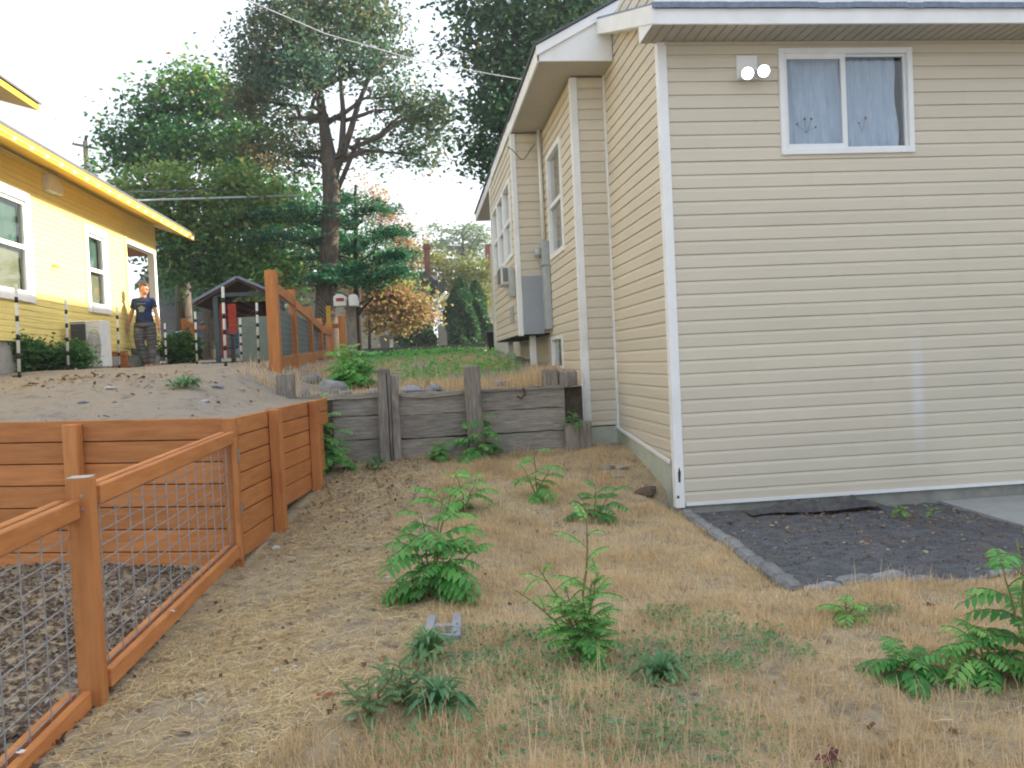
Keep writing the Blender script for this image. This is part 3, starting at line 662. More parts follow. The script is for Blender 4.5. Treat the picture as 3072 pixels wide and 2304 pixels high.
plank_run((CX+.03, CY+.02), (P2[0], P2[1]), 1.125, 1.13, 0, 0, [.14,.14,.14,.14,.15,.17,.17])
plank_run((P2[0]-.0, P2[1]), (P3[0], P3[1]), 1.135, 1.14, 0, 0, [.14,.14,.14,.14,.15,.17])
plank_run((P3[0]-.0, P3[1]), (PE[0], PE[1]), 1.14, 1.15, 0, 0, [.14,.14,.15,.15,.17], last_cut=(2, .7))
def opost(x, y, z0, z1, w=.095, d=.095, rot=0., name='post', par=None, m='cedar_v'):
    mb = MB(); mb.bbox(Vector((x, y, (z0+z1)/2)), Matrix.Rotation(rot, 3, 'Z'), (w, d, z1-z0), .005); return mb.build(name, M[m], par)
x1p = float(at(155, 1000, Y=6.53)[0]); opost(x1p+.0, seg1(x1p)-.075, -.1, 1.13, .11, .09, -.18, par=ow)
opost(CX-.0, CY-.05, -.1, 1.125, .10, .10, .05, par=ow)
opost(P2[0]+.07, P2[1], -.1, 1.135, .09, .10, -.13, par=ow)
opost(P3[0]+.07, P3[1], -.1, 1.145, .09, .10, -.13, par=ow)
mb = MB(); mb.box(CX+.052, CX+.058, CY-.07, CY-.02, .80, .90); mb.build('hinge_plate', M['galv'], ow)
mb = MB(); mb.box(CX+.052, CX+.058, CY-.07, CY-.02, .42, .50); mb.build('hinge_plate', M['galv'], ow)

# ================================================================== LOW MESH FENCE
fe = thing('wire_mesh_fence', (-1.5, 3.9, 0), 'low orange wood rail fence with galvanised wire grid panels in the left foreground', 'fence')
FPx, FPy = float(at(190, 1300, Y=3.93)[0]), 3.93
FPx = -1.535
opost(FPx, FPy, -.1, 1.02, .10, .10, .08, par=fe)
mb = MB(); mb.bbox(Vector((FPx, FPy, 1.0215)), Matrix.Rotation(.08, 3, 'Z'), (.098,.098,.004), .001); mb.build('post_top', M['endgrain'] if 'endgrain' in M else M['drift'], fe)
def zpix(x, y, Y): return float(P(x, y, Y=Y)[2])
ztA, zbA = zpix(289,1460,FPy), zpix(296,1536,FPy); ztB, zbB = zpix(696,1293,CY-.1), zpix(696,1331,CY-.1)
zb1A, zb0A = zpix(320,2020,FPy), zpix(320,2085,FPy); zb1B, zb0B = zpix(717,1630,CY-.1), zpix(717,1665,CY-.1)
print('rails', ztA, zbA, ztB, zbB, zb1A, zb0A, zb1B, zb0B)
def panel(a, b, tA, tB, bA, bB, nv, first):
    """double rails top and bottom with a wire grid between"""
    a = Vector(a); b = Vector(b); d = (b-a).normalized(); s = Vector((d.y, -d.x, 0))
    for off in (.033, -.033):
        for (za, zb_, nm) in ((tA, tB, 'top_rail'), (bA, bB, 'bottom_rail')):
            mb = MB(); mb.beam(a+s*off+Vector((0,0,za-.043)), b+s*off+Vector((0,0,zb_-.043)), .038, .086, .005); mb.build(nm, M['cedar'], fe)
    mb = MB(); L = (b-a).length
    ks = np.array([.0,.075,.155,.24,.33,.43,.54,.66,.79,.92]); ks = ks/ks[-1]*.97+.02
    for k in ks:
        za = tA-.09 - (tA-.09-bA)*k; zb_ = tB-.09 - (tB-.09-bB)*k
        mb.tube([a+Vector((0,0,za)), b+Vector((0,0,zb_))], .0032, 5)
    for i in range(nv):
        t = (i+.45)/nv; p = a.lerp(b, t); z0 = bA+(bB-bA)*t-.05; z1 = tA+(tB-tA)*t-.05
        mb.tube([p+Vector((0,0,z0))+s*.006, p+Vector((0,0,z1))+s*.006], .0032, 5)
    mb.build('wire_grid', M['galv'], fe)
panel((FPx+.01, FPy+.06, 0), (CX-.0, CY-.12, 0), ztA, ztB, zb1A, zb1B, 13, True)
opost(CX+.045, CY-.135, .1, .98, .035, .05, .05, par=fe, name='end_stile', m='cedar_v')
Y0f = 2.2; slopeT = (zpix(0,1568,3.2)-zpix(268,1491,FPy))/(3.2-FPy)
za_ = zpix(268,1491,FPy); 
bN = zpix(299,2055,FPy)
panel((FPx-.055-.0+(FPy-Y0f)*.0, Y0f, 0), (FPx-.04, FPy-.055, 0), za_-.03, za_, bN-.03, bN, 9, False)
# fence running up the slope behind (taller)
f2 = thing('tall_mesh_fence', (-1.9, 11.2, 1.4), 'taller orange post and rail fence stepping away up the terrace behind the timbers', 'fence')
fx = -1.9; tops = []
for (pxx, top, w) in ((823, 811, .15), (881, 869, .11), (931, 922, .10), (960, 955, .10), (987, 972, .14)):
    d = P(pxx, 1000, X=fx); Yp = float(d[1]); ztp = float(P(pxx, top, Y=Yp)[2]); tops.append((Yp, ztp))
    zb_ = float(g_up(fx, Yp)); opost(fx, Yp, zb_-.2 if Yp > 12 else 1.15, ztp, w, w, 0, par=f2)
print('f2', tops)
for (a, b) in zip(tops, tops[1:]):
    mb = MB(); mb.beam((fx+.02, a[0]+.05, a[1]-.20), (fx+.02, b[0]-.05, b[1]-.20+.02), .04, .14, .004); mb.build('top_rail', M['cedar'], f2)
    za, zb_ = float(g_up(fx, a[0])), float(g_up(fx, b[0]))
    mb = MB(); mb.beam((fx+.02, a[0]+.05, za+.12), (fx+.02, b[0]-.05, zb_+.12), .04, .14, .004); mb.build('bottom_rail', M['cedar'], f2)
    mb = MB(); L = b[0]-a[0]
    for k in range(12): mb.tube([(fx, a[0], za+.2+k*.095), (fx, b[0], zb_+.2+k*.095*(b[1]-.3-zb_)/(a[1]-.3-za))], .003, 4)
    for k in range(int(L/.15)): mb.tube([(fx, a[0]+.1+k*.15, za+.2), (fx, a[0]+.1+k*.15, a[1]-.22)], .003, 4)
    mb.build('wire_grid', M['galv'], f2)
# farther orange fence
f3 = thing('garden_fence', (-1.6, 20, 1.7), 'small orange fence with a yellow topped post below the big tree trunk', 'fence')
def dist_post(pxx, top, Yp, w, m, par=f3, z0=None):
    X_ = float(P(pxx, top, Y=Yp)[0]); zt0 = float(P(pxx, top, Y=Yp)[2]); zb = float(g_up(X_, Yp)) if z0 is None else z0
    opost(X_, Yp, zb-.1, zt0, w, w, par=par, m=m); return X_, zt0
xa_, za0 = dist_post(985, 968, 20, .13, 'cedar_v'); xb_, zb0 = dist_post(1025, 948, 20, .16, 'cedar_v'); dist_post(984, 918, 19.8, .10, 'yellowpost')
mb = MB(); mb.box(xa_+.06, xb_-.07, 19.97, 20.03, za0-.14, za0-.03); mb.build('rail', M['cedar'], f3)
# mailboxes
mbx = thing('mailbox_post', (-1.5, 19, 1.7), 'broad weathered wooden post carrying the white mailboxes', 'post')
mxx, mzz = float(P(1052, 925, Y=19)[0]), float(P(1052, 925, Y=19)[2])
opost(mxx, 19, 1.5, float(P(1052, 893, Y=19)[2]), .22, .12, par=mbx, m='oldwood_v')
for i, (u0, u1, lab) in enumerate(((1004, 1040, 'white mailbox with a faded red mark, beside the weathered post'), (1049, 1076, 'plain white mailbox on the side of the post nearer the orange leaved tree'))):
    x0, x1 = float(P(u0, 900, Y=18.85)[0]), float(P(u1, 900, Y=18.85)[0]); z0, z1 = float(P(u0, 920, Y=18.85)[2]), float(P(u0, 886, Y=18.85)[2])
    r = (x1-x0)/2; cx = (x0+x1)/2; m = thing('mailbox', (cx, 18.7, z0), lab, 'mailbox', 'mailboxes on the post')
    poly = [(x0, 18.55, z0), (x1, 18.55, z0)] + [(cx+r*math.cos(t), 18.55, z1-r*.6+r*.6*math.sin(t)) for t in np.linspace(0, math.pi, 9)]
    mb = MB(); mb.prism(poly, (0,.38,0)); mb.build('box', M['acwhite'], m)
    if i == 0:
        mb = MB(); mb.box(x0+.06, x1-.03, 18.54, 18.549, z0+.09, z0+.16); mb.build('red_mark', M['redwood'], m)
    mb = MB(); mb.tube([(x1-.01 if i else x0+.01, 18.60, z1-.14), (x1+.02 if i else x0-.02, 18.60, z1-.02)], .012, 6); mb.build('flag', M['darkred'], m)

# ================================================================== YELLOW HOUSE
XY = -5.6
yh = thing('yellow_house', (-8, 14, 1.8), 'sunlit yellow clapboard house with white window trim and a deep eave', 'house')
YC0 = 17.15; YP = 19.05; ZE = 4.53
z_b = 2.05
T1 = dict(y0=11.2, y1=float(at(64,500,X=XY)[1]), z0=2.62, z1=4.22)
T2 = dict(y0=float(at(183,570,X=XY)[1]), y1=float(at(232,590,X=XY)[1]), z0=2.63, z1=4.14)
print('YW', T1, T2)
mb = MB(); siding(mb, (XY, 7.5), (XY, YC0), (1,0), z_b, 4.7, [(T['y0']+.13-7.5, T['y1']-.13-7.5, T['z0']+.13, T['z1']-.13) for T in (T1, T2)], zref=2.0, lap=.085, depth=.008); mb.build('clapboard_wall', M['yellow'], yh)
mb = MB(); siding(mb, (XY, YC0), (XY, YP), (1,0), 4.20, 4.7, zref=2.0, lap=.085, depth=.008)
pw = MB(); siding(pw, (XY, YC0), (XY, YP), (1,0), z_b, 2.75, zref=2.0, lap=.085, depth=.008); mb.build('porch_header', M['yellow'], yh); pw.build('porch_wall', M['yellow'], yh)
mb = MB(); mb.box(-12, XY-.16, 7.5, YC0-.01, 1.4, 4.7); mb.box(-12, -9, YC0, YP, 1.4, 4.7); mb.box(XY-.16, XY-.01, YC0-.12, YC0-.01, 1.9, 4.6)
mb.box(XY-.16, XY-.01, 7.5, T1['y0']-.01, 1.9, 4.6)
mb.box(XY-.16, XY-.01, T1['y1']+.01, T2['y0']-.01, 1.9, 4.6); mb.box(XY-.16, XY-.01, T2['y1']+.01, YC0-.12, 1.9, 4.6); mb.build('inner_wall', M['yellow'], yh)
mb = MB(); mb.box(-12, XY-.03, 7.5, YP-.05, 1.3, z_b-.0); mb.build('foundation', M['concrete'], yh)
for T in (T1, T2):
    mb = MB(); t = .13; x0, x1 = XY-.02, XY+.035; y0, y1, z0, z1 = T['y0'], T['y1'], T['z0'], T['z1']
    mb.box(x0,x1,y0,y0+t,z0,z1,bev=.003); mb.box(x0,x1,y1-t,y1,z0,z1,bev=.003); mb.box(x0,x1+.004,y0+t,y1-t,z1-t,z1,bev=.003); mb.box(x0,x1+.02,y0+t,y1-t,z0,z0+t,bev=.003)
    w = mb.build('window', M['white'], yh)
    zm = z0+t+(z1-z0-2*t)*.5
    s = MB(); s.box(XY-.06,XY-.0,y0+t,y1-t,zm-.03,zm+.03); s.box(XY-.055,XY-.001,y0+t,y0+t+.04,z0+t,z1-t); s.box(XY-.055,XY-.001,y1-t-.04,y1-t,z0+t,z1-t); s.box(XY-.054,XY-.002,y0+t+.04,y1-t-.04,z1-t-.05,z1-t); s.box(XY-.054,XY-.002,y0+t+.04,y1-t-.04,z0+t,z0+t+.04); s.build('sash', M['white'], w)
    g = MB(); g.box(XY-.035,XY-.031,y0+t,y1-t,z0+t,z1-t); g.build('pane', M['glassdark'], w)
    g = MB(); g.box(XY-.10,XY-.095,y0+t,y1-t,z0+t,zm); g.build('blind', M['blind'], w)
    g = MB(); g.box(XY-.11,XY-.105,y0+t,y1-t,zm,z1-t); g.build('green_curtain', M['greencurtain'] if 'greencurtain' in M else M['curtain'], w)
# roof, eave, soffit, bulbs
XE = -4.95
mb = MB(); mb.prism([(XE+.02, 6, ZE+.10), (XE+.02, 6, ZE+.14), (-9.2, 6, ZE+.14+4.27*.55), (-9.2, 6, ZE+.10+4.27*.55)], (0,13.75,0)); mb.build('roof', M['shingle'], yh)
mb = MB(); mb.box(XE-.02, XE+.012, 6.02, 19.72, ZE-.035, ZE+.098); mb.build('fascia', M['yellowtrim'], yh)
mb = MB(); mb.prism([(XE-.02, 6.02, ZE+.0), (XE-.02, 6.02, ZE+.05), (XY-.2, 6.02, ZE+.05+.87*.35), (XY-.2, 6.02, ZE+.0+.87*.35)], (0,13.68,0)); mb.build('soffit', M['yellowtrim'], yh)
mb = MB(); mb.prism([(XY-.02, YP-.03, 4.2), (-12, YP-.03, 4.2), (-9.2, YP-.03, 6.8), (XY-.02, YP-.03, 4.83)], (0,.03,0)); mb.build('gable_wall', M['yellow'], yh)
# porch
mb = MB(); mb.box(XY-.16, XY-.0, YC0, YP+.02, 4.12, 4.20); mb.build('porch_beam', M['white'], yh)
mb = MB(); mb.box(XY-.14, XY+.0, YP-.14, YP, z_b, 4.12, bev=.004); mb.build('porch_post', M['white'], yh)
mb = MB(); mb.box(XY-.09, XY-.02, YC0, YP-.14, 2.88, 2.95); mb.box(XY-.08, XY-.03, YC0, YP-.14, 2.78, 2.84); mb.build('porch_rail', M['white'], yh)
mb = MB(); mb.box(-9, XY-.17, YC0+.0, YP+.3, 4.14, 4.18); mb.build('porch_ceiling', M['orangewood'], yh)
mb = MB(); mb.box(-9, XY-.0, YC0, YP, 1.95, z_b-.0); mb.build('porch_floor', M['greywall'], yh)
mb = MB(); mb.box(XY+.0, XY+.02, YC0-.10, YC0, z_b, 4.5); mb.build('corner_board', M['yellow'], yh)
# upper storey eave
up = float(P(118, 333, X=-5.3)[1]); uz = float(P(118, 333, X=-5.3)[2])
mb = MB(); mb.prism([(-5.3, 5, uz), (-5.3, 5, uz+.09), (-8, 5, uz+.09+.95), (-8, 5, uz+.80)], (0, up-5, 0)); mb.build('upper_eave', M['yellowtrim'], yh)
mb = MB(); mb.prism([(-5.27, 5, uz+.092), (-5.27, 5, uz+.12), (-8, 5, uz+.12+.95), (-8, 5, uz+.095+.95)], (0, up-4.97, 0)); mb.build('upper_roof', M['shingle'], yh)
mb = MB(); siding(mb, (-6.05, 5), (-6.05, up-.6), (1,0), 4.6, uz+.3, zref=2.0, lap=.085, depth=.008); mb.box(-8, -6.06, 5, up-.62, 4.6, uz+.9); mb.build('upper_wall', M['yellow'], yh)
# wall vent box, hose bib
mb = MB(); vy = float(at(103, 400, X=XY)[1]); vz = float(at(103, 400, X=XY)[2]); mb.box(XY, XY+.12, vy-.2, vy+.12, vz-.12, vz+.13, bev=.006); vb = mb.build('vent_box', M['acwhite'], yh)
mb = MB(); mb.box(XY+.01, XY+.10, vy+.18, vy+.34, vz-.10, vz+.08, bev=.006); mb.build('vent_hood', M['acwhite'], yh)
mb = MB(); mb.tube([(XY, float(at(112,570,X=XY)[1]), 3.26), (XY+.07, float(at(112,570,X=XY)[1]), 3.25), (XY+.09, float(at(112,570,X=XY)[1]), 3.22)], .02, 8); mb.build('small_spout', M['yellowtrim'], yh)
# string of bulbs under both eaves
sl = thing('string_lights', (XE, 14, ZE), 'string of round bulbs clipped along the yellow eave', 'string lights')
mb = MB(); yy = 8.0; pts = []
bl = MB()
ys_ = []
while yy < 19.6: ys_.append(yy); yy += .46
mb.tube([(XE+.028, y, ZE+.02) for y in ys_], .005, 5); mb.build('cord', M['wirelight'], sl)
b0 = MB(); b0.ell((0,0,0), (.021,.021,.026), 8, 6); bulb0 = None
for y in ys_:
    if bulb0 is None:
        bb = MB(); bb.ell((XE+.03, y, ZE+.005), (.018,.018,.022), 8, 6); bulb0 = bb.build('bulb', M['bulb'], sl, True); yb0 = y
    else:
        c = bulb0.copy(); COL.objects.link(c); c.parent = sl; c.location = (0, y-yb0, 0)
# air conditioner condenser
cd = thing('condenser_unit', (-5.2, 14, 1.6), 'pale heat pump condenser standing against the yellow wall', 'condenser')
cx0, cx1 = float(at(191, 740, Y=13.9)[0]), float(at(218, 740, Y=13.9)[0]); cz1 = float(at(195, 692, Y=13.9)[2]); cz0 = 1.66
xi = cx0-.22
mb = MB(); mb.box(xi-.05, cx1, 13.9, 14.35, cz0, cz1, bev=.012); mb.build('casing', M['acwhite'], cd)
mb = MB(); mb.box(xi-.035, cx0-.03, 13.888, 13.899, cz0+.05, cz1-.05)
for k in range(22): mb.box(xi-.035, cx0-.03, 13.875, 13.887, cz0+.06+k*.031, cz0+.07+k*.031)
mb.build('coil_grille', M['darkgrille'], cd)
cxm = (cx0+cx1)/2; czm = (cz0+cz1)/2-.03
mb = MB()
for r in (.045,.075,.105,.13): mb.tube([(cxm+r*math.cos(a)*.75, 13.885, czm+r*math.sin(a)*1.9) for a in np.linspace(0, 2*math.pi, 22)], .004, 4)
mb.tube([(cxm-.11, 13.893, czm), (cxm+.11, 13.893, czm)], .006, 4); mb.build('fan_guard', M['midgrille'], cd)
mb = MB(); mb.box(xi, cx1-.02, 13.92, 14.32, cz0-.12, cz0); mb.build('base_pad', M['concrete'], cd)
# orange timbers stacked at the house foot
st = thing('timber_frame', (-5.2, 16.0, 1.65), 'low orange timber frame lying at the foot of the yellow house', 'timber frame')
sx0, sx1 = float(at(222, 780, Y=15.6)[0]), float(at(285, 780, Y=15.6)[0])
for (z0, z1, e) in ((1.60, 1.69, .0), (1.86, 1.95, -.08)):
    mb = MB(); mb.box(sx0-.1+e, sx1+e, 15.55, 15.65, z0, z1, bev=.006); mb.build('beam', M['orangewood'], st)
for x in (sx0+.05, sx0+.28, sx1-.15):
    mb = MB(); mb.box(x, x+.07, 15.56, 15.64, 1.69, 1.86, bev=.006); mb.build('block', M['orangewood'], st)

# screw heads on the near post and rails, drying crack in the left timber post
for (x, y, z) in ((FPx+.0, FPy-.052, ztA-.03), (FPx+.0, FPy-.052, ztA-.09)):
    mb = MB(); mb.tube([(x+.02, y, z), (x+.02, y-.004, z)], .006, 8); mb.build('screw_head', M['galv'], fe)
mb = MB(); mb.prism([(-.345, YW-.131, .30), (-.365, YW-.131, .62), (-.362, YW-.131, 1.0), (-.372, YW-.131, 1.36), (-.380, YW-.131, 1.36), (-.374, YW-.131, .9), (-.376, YW-.131, .55), (-.366, YW-.131, .30)], (0,-.063,0)) if False else mb.prism([(-.372, YW-.1905, .30), (-.384, YW-.1905, .62), (-.380, YW-.1905, 1.0), (-.388, YW-.1905, 1.38), (-.400, YW-.1905, 1.38), (-.393, YW-.1905, .9), (-.398, YW-.1905, .55), (-.384, YW-.1905, .30)], (0,-.002,0)); mb.build('crack', M['dark'], tw)
# ================================================================== TREES
def rodr(v, k, a):
    return v*np.cos(a) + np.cross(k, v)*np.sin(a) + k*np.sum(k*v, -1, keepdims=True)*(1-np.cos(a))
def leaves_mesh(name, C, size, rnd, material, parent=None, aspect=.55, up=.3, rng=RNG, origin=None):
    """one small bent leaf (two triangles pairs) at every point of C"""
    n = len(C); size = np.broadcast_to(np.asarray(size, float), (n,))[:, None]
    a = rng.normal(size=(n,3)); a[:,2] *= .6; a /= np.linalg.norm(a, axis=1, keepdims=True)
    nn = rng.normal(size=(n,3)); nn[:,2] = np.abs(nn[:,2]) + up; b = np.cross(nn, a); b /= np.linalg.norm(b, axis=1, keepdims=True)+1e-9
    c = np.cross(a, b)
    v = np.stack([C - a*size*.5, C + b*size*aspect*.5 + c*size*.12, C + a*size*.5, C - b*size*aspect*.5 + c*size*.12], 1).reshape(-1,3)
    i = np.arange(n)*4; f = np.stack([i, i+1, i+2, i+3], 1)
    return link(name, v, f, rnd, material, parent, False, origin)
def blob_pts(c, r, ncl, per, sig, rng, shell=.55, flat=1.):
    """leaf clusters through an ellipsoid; returns points, cluster value"""
    d = rng.normal(size=(ncl,3)); d /= np.linalg.norm(d, axis=1, keepdims=True)
    rad = (shell + (1-shell)*rng.random(ncl))**1.0
    inner = rng.random(ncl) < .25; rad[inner] *= rng.random(inner.sum())
    cc = np.array(c) + d*rad[:,None]*np.array(r)*(1+.22*rng.normal(size=(ncl,1)))
    k = rng.integers(max(3,int(per*.4)), int(per*1.6)+1, ncl)
    idx = np.repeat(np.arange(ncl), k)
    s = sig*(.5+rng.random(ncl))
    pts = cc[idx] + rng.normal(size=(len(idx),3))*s[idx][:,None]*np.array([1,1,.6*flat])
    return pts, rng.random(ncl)[idx], cc
def bez(a, b, sag, n=8, rnd=.06):
    a = Vector(a); b = Vector(b); L = (b-a).length
    m1 = a.lerp(b, .35) + Vector((0,0,sag*L)); out = []
    ph = random.random()*6
    for i in range(n):
        t = i/(n-1); p = a*(1-t)**2 + m1*2*t*(1-t) + b*t*t
        if 0 < i < n-1: p += Vector((math.sin(ph+i*1.7), math.cos(ph*1.3+i*2.1), math.sin(i*1.3+ph)*.5))*rnd*L*.22
        out.append(p)
    return out
def tree(name, label, cat, base, trunk, rads, blobs, mats, leaf=.13, group=None, seed=1, sig=.32, bark='bark', twigs=6, limb=.09, limbto=None, vmix=.62, shell=.55, flat=1., aspect=.55):
    """trunk path, one limb to every blob, leaf clusters around every blob.
    blobs: (centre, radii, clusters, per cluster, value offset)"""
    rng = np.random.default_rng(seed); random.seed(seed)
    t = thing(name, base, label, cat, group)
    mb = MB(); path = [Vector(p) for p in trunk]; mb.tube(path, rads, 12)
    P_, V_ = [], []
    for bi, (c, r, ncl, per, off) in enumerate(blobs):
        c = Vector(c); best = min(range(len(path)), key=lambda i: (path[i]-c).length + (50 if path[i].z > c.z+.2*r[2] and i > 0 and False else 0) + max(0, path[i].z - c.z + .3)*1.5)
        r0 = min(rads[best]*.55, limb)
        if (path[best]-c).length > .3:
            pp = bez(path[best], c, .12, 9, .35); mb.tube(pp, [r0*(1-i/9.5) + .008 for i in range(9)], 7)
        else: pp = [path[best], c]
        pts, cv, cc = blob_pts(c, r, ncl, per, sig, rng, shell, flat)
        for q in cc[:int(twigs)]:
            s = pp[-1 - int(rng.integers(0, min(4, len(pp))))]; tw = bez(s, q, .08, 5, .3); mb.tube(tw, [r0*.3, r0*.24, r0*.18, r0*.12, .006], 5)
        P_.append(pts); V_.append(np.clip(cv*vmix + rng.random(len(cv))*(1-vmix) + off, 0, 1))
    mb.build('trunk', M[bark], t, True)
    C = np.concatenate(P_); V = np.concatenate(V_)
    leaves_mesh('crown', C, leaf*(.7+.6*rng.random(len(C))), V, mats, t, aspect=aspect, rng=rng)
    return t
def B(x, y, rx, ry, Y, ncl, per, off=0., ry3=None):
    """blob from a measured outline: centre and radii in photo pixels at distance Y"""
    c = at(x, y, Y=Y); a, b = px(rx, Y), px(ry, Y)
    return (tuple(c), (a, ry3 or max(a, b)*.8, b), ncl, per, off)
L_maple = leafmat('leaf_green_gold', [(0,(.018,.075,.038)),(.35,(.038,.14,.052)),(.6,(.085,.21,.055)),(.85,(.17,.27,.08)),(.90,(.34,.24,.09)),(.925,(.20,.29,.09)),(1,(.24,.33,.11))], .40)
L_locust = leafmat('leaf_grey_green_brown', [(0,(.032,.078,.060)),(.4,(.060,.125,.085)),(.62,(.095,.155,.075)),(.88,(.17,.15,.075)),(1,(.27,.15,.08))], .35)
L_fir = leafmat('leaf_blue_green', [(0,(.014,.080,.048)),(.5,(.030,.13,.070)),(.85,(.06,.18,.08)),(1,(.15,.24,.07))], .25)
L_dark = leafmat('leaf_dark_green', [(0,(.026,.080,.050)),(.5,(.052,.135,.065)),(.85,(.10,.19,.065)),(1,(.20,.14,.05))], .32)
L_orange = leafmat('leaf_orange', [(0,(.16,.11,.055)),(.3,(.27,.165,.08)),(.55,(.31,.20,.11)),(.8,(.28,.25,.08)),(1,(.16,.20,.06))], .45)
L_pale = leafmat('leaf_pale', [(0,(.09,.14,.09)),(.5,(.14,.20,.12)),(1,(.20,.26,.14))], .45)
L_yellow = leafmat('leaf_yellow_green', [(0,(.08,.11,.035)),(.5,(.15,.18,.05)),(1,(.22,.20,.06))], .45)
L_arb = leafmat('leaf_arborvitae', [(0,(.014,.055,.026)),(.5,(.032,.11,.042)),(1,(.07,.16,.055))], .2)
L_shrub = leafmat('leaf_shrub', [(0,(.022,.075,.03)),(.5,(.05,.16,.055)),(1,(.16,.28,.07))], .35)

# the big tree with the bare forked trunk
Yt = 25.
b0_ = at(703, 700, Y=Yt); zg = float(g_up(b0_[0], Yt))
tp = [(b0_[0], Yt, zg-.3)] + [tuple(at(x, y, Y=Yt)) for x, y in ((703,640),(712,520),(716,420),(712,350),(700,270),(688,190),(680,110),(672,20),(668,-60))]
blobs = [B(700,30,120,70,Yt,70,26), B(610,60,70,60,Yt-1,45,26,.06), B(790,60,80,55,Yt+1,45,24,.02), B(570,140,70,60,Yt,50,26,.05), B(650,150,70,60,Yt-1.5,42,24,-.05), B(540,215,50,55,Yt+1,32,24,.15),
         B(760,130,80,50,Yt,32,22), B(850,150,60,45,Yt+1,16,20,.05), B(620,260,60,55,Yt+1,28,22,.1), B(880,240,50,50,Yt,24,20,.05), B(935,250,45,65,Yt-1,30,20,.1), B(905,330,38,50,Yt,18,20,.12), B(840,200,40,35,Yt,10,18),
         B(700,-60,150,60,Yt,60,24), B(800,330,45,40,Yt+1,12,20,.1), B(560,330,55,50,Yt+1.5,28,22,.28), B(640,340,50,50,Yt,20,22,.15)]
bt = tree('big_tree', 'tall grey green locust tree with a thick forked trunk and brown tinged leaves', 'tree', (b0_[0], Yt, zg), tp, [.42,.29,.26,.25,.24,.15,.12,.09,.06,.04], [(c, r, int(nc*.95), int(pr*2.1), o-.08) for c, r, nc, pr, o in blobs], L_locust, leaf=.15, seed=3, sig=.33, twigs=6, limb=.085)
mb = MB()      # the other heavy limbs of the fork
for pts, r0 in ((((716,400),(738,320),(742,250),(735,170),(728,90)), .13), (((722,380),(755,290),(772,230),(800,160),(862,105)), .12), (((725,420),(775,300),(810,300),(850,262),(880,240),(920,250)), .075)):
    q = [Vector(at(x, y, Y=Yt+.0)) for x, y in pts]; mb.tube(q, [r0*(1-.75*i/(len(q)-1)) for i in range(len(q))], 9)
mb.build('limbs', M['bark'], bt, True)

# green maple mass on the left
Ym = 28.
def tr(x, ybase, Y, top, r, n=5, lean=6):
    b_ = at(x, ybase, Y=Y); z0 = float(g_up(b_[0], Y)); tpx = at(x-lean, top, Y=Y)
    return (b_[0], Y, z0), [(b_[0]+(tpx[0]-b_[0])*t, Y+random.uniform(-.1,.1), z0-.2+(tpx[2]-z0+.2)*t) for t in np.linspace(0,1,n)], [r*(1-.75*t) for t in np.linspace(0,1,n)]
bs, tp, rd = tr(395, 690, Ym, 230, .30)
blobs = [B(330,250,70,60,Ym,55,26,-.05), B(400,200,70,55,Ym,50,26,.05), B(300,330,60,55,Ym,50,28,-.18), B(390,320,70,60,Ym-1,60,28,-.18), B(470,240,70,60,Ym,50,26,.05), B(480,340,70,60,Ym-1,60,28,.02), B(430,170,40,35,Ym,18,22,.15), B(250,300,35,35,Ym,14,20,-.05), B(225,360,25,30,Ym+1,9,18), B(540,300,50,70,Ym,40,26,.1)]
tree('maple_tree', 'broad dark green maple rising behind the yellow eave', 'tree', bs, tp, rd, blobs, L_maple, leaf=.19, seed=5, sig=.36, shell=.45)
bs, tp, rd = tr(450, 700, Ym-3, 420, .22)
Yn = Ym-3
blobs = [(c, r, nc, pr, o+.14) for c, r, nc, pr, o in [B(260,470,35,60,Yn+1,26,26,.1), B(300,420,50,45,Yn,38,28,.22), B(370,400,55,40,Yn,38,28,.28), B(440,430,60,50,Yn,46,28,.1), B(350,480,60,50,Yn,46,28,-.08), B(430,510,65,55,Yn,52,28,.08), B(520,400,60,50,Yn,42,28,.18), B(510,480,60,50,Yn,42,28,.05), B(380,560,60,45,Yn,44,28,-.3), B(460,590,60,45,Yn,44,28,-.2), B(540,560,50,50,Yn,40,28,.02), B(590,440,50,50,Yn,30,26,.05), B(560,620,50,40,Yn,30,26,.1), B(300,500,40,50,Yn,26,26,-.2), B(620,600,50,50,Yn,30,26,.1)]]  # offsets paint the sunlit yellow green into the leaf colours
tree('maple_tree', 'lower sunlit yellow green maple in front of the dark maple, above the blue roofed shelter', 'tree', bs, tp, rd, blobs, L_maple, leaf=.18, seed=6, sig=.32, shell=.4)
# blue green conifer with level sprays
bs, tp, rd = tr(770, 700, 26.5, 400, .16, lean=2)
Yk = 26.6
blobs = []
r_ = random.Random(4)
for (x, y, rx, ry) in ((560,470,70,16),(640,455,90,18),(720,480,80,16),(800,450,60,14),(600,510,90,18),(690,520,80,16),(540,550,70,16),(640,560,90,18),(790,520,70,14),(840,500,45,12),(820,560,60,18),(760,580,70,18),(850,590,45,14),(700,600,60,14),(800,610,60,16),(590,590,60,14),(750,540,60,16), (740,430,40,14), (640,480,80,14), (860,550,30,12)):
    blobs.append(B(x, y, rx*1.15, ry*1.2, Yk + r_.uniform(-2.6, 1.2), 40, 24, 0., .9))
tree('conifer', 'blue green conifer with level feathery sprays around the lower part of the big trunk', 'tree', bs, tp, rd, blobs, L_fir, leaf=.15, seed=8, sig=.20, bark='barkdark', twigs=4, limb=.04, flat=.5, aspect=.3, shell=.2)
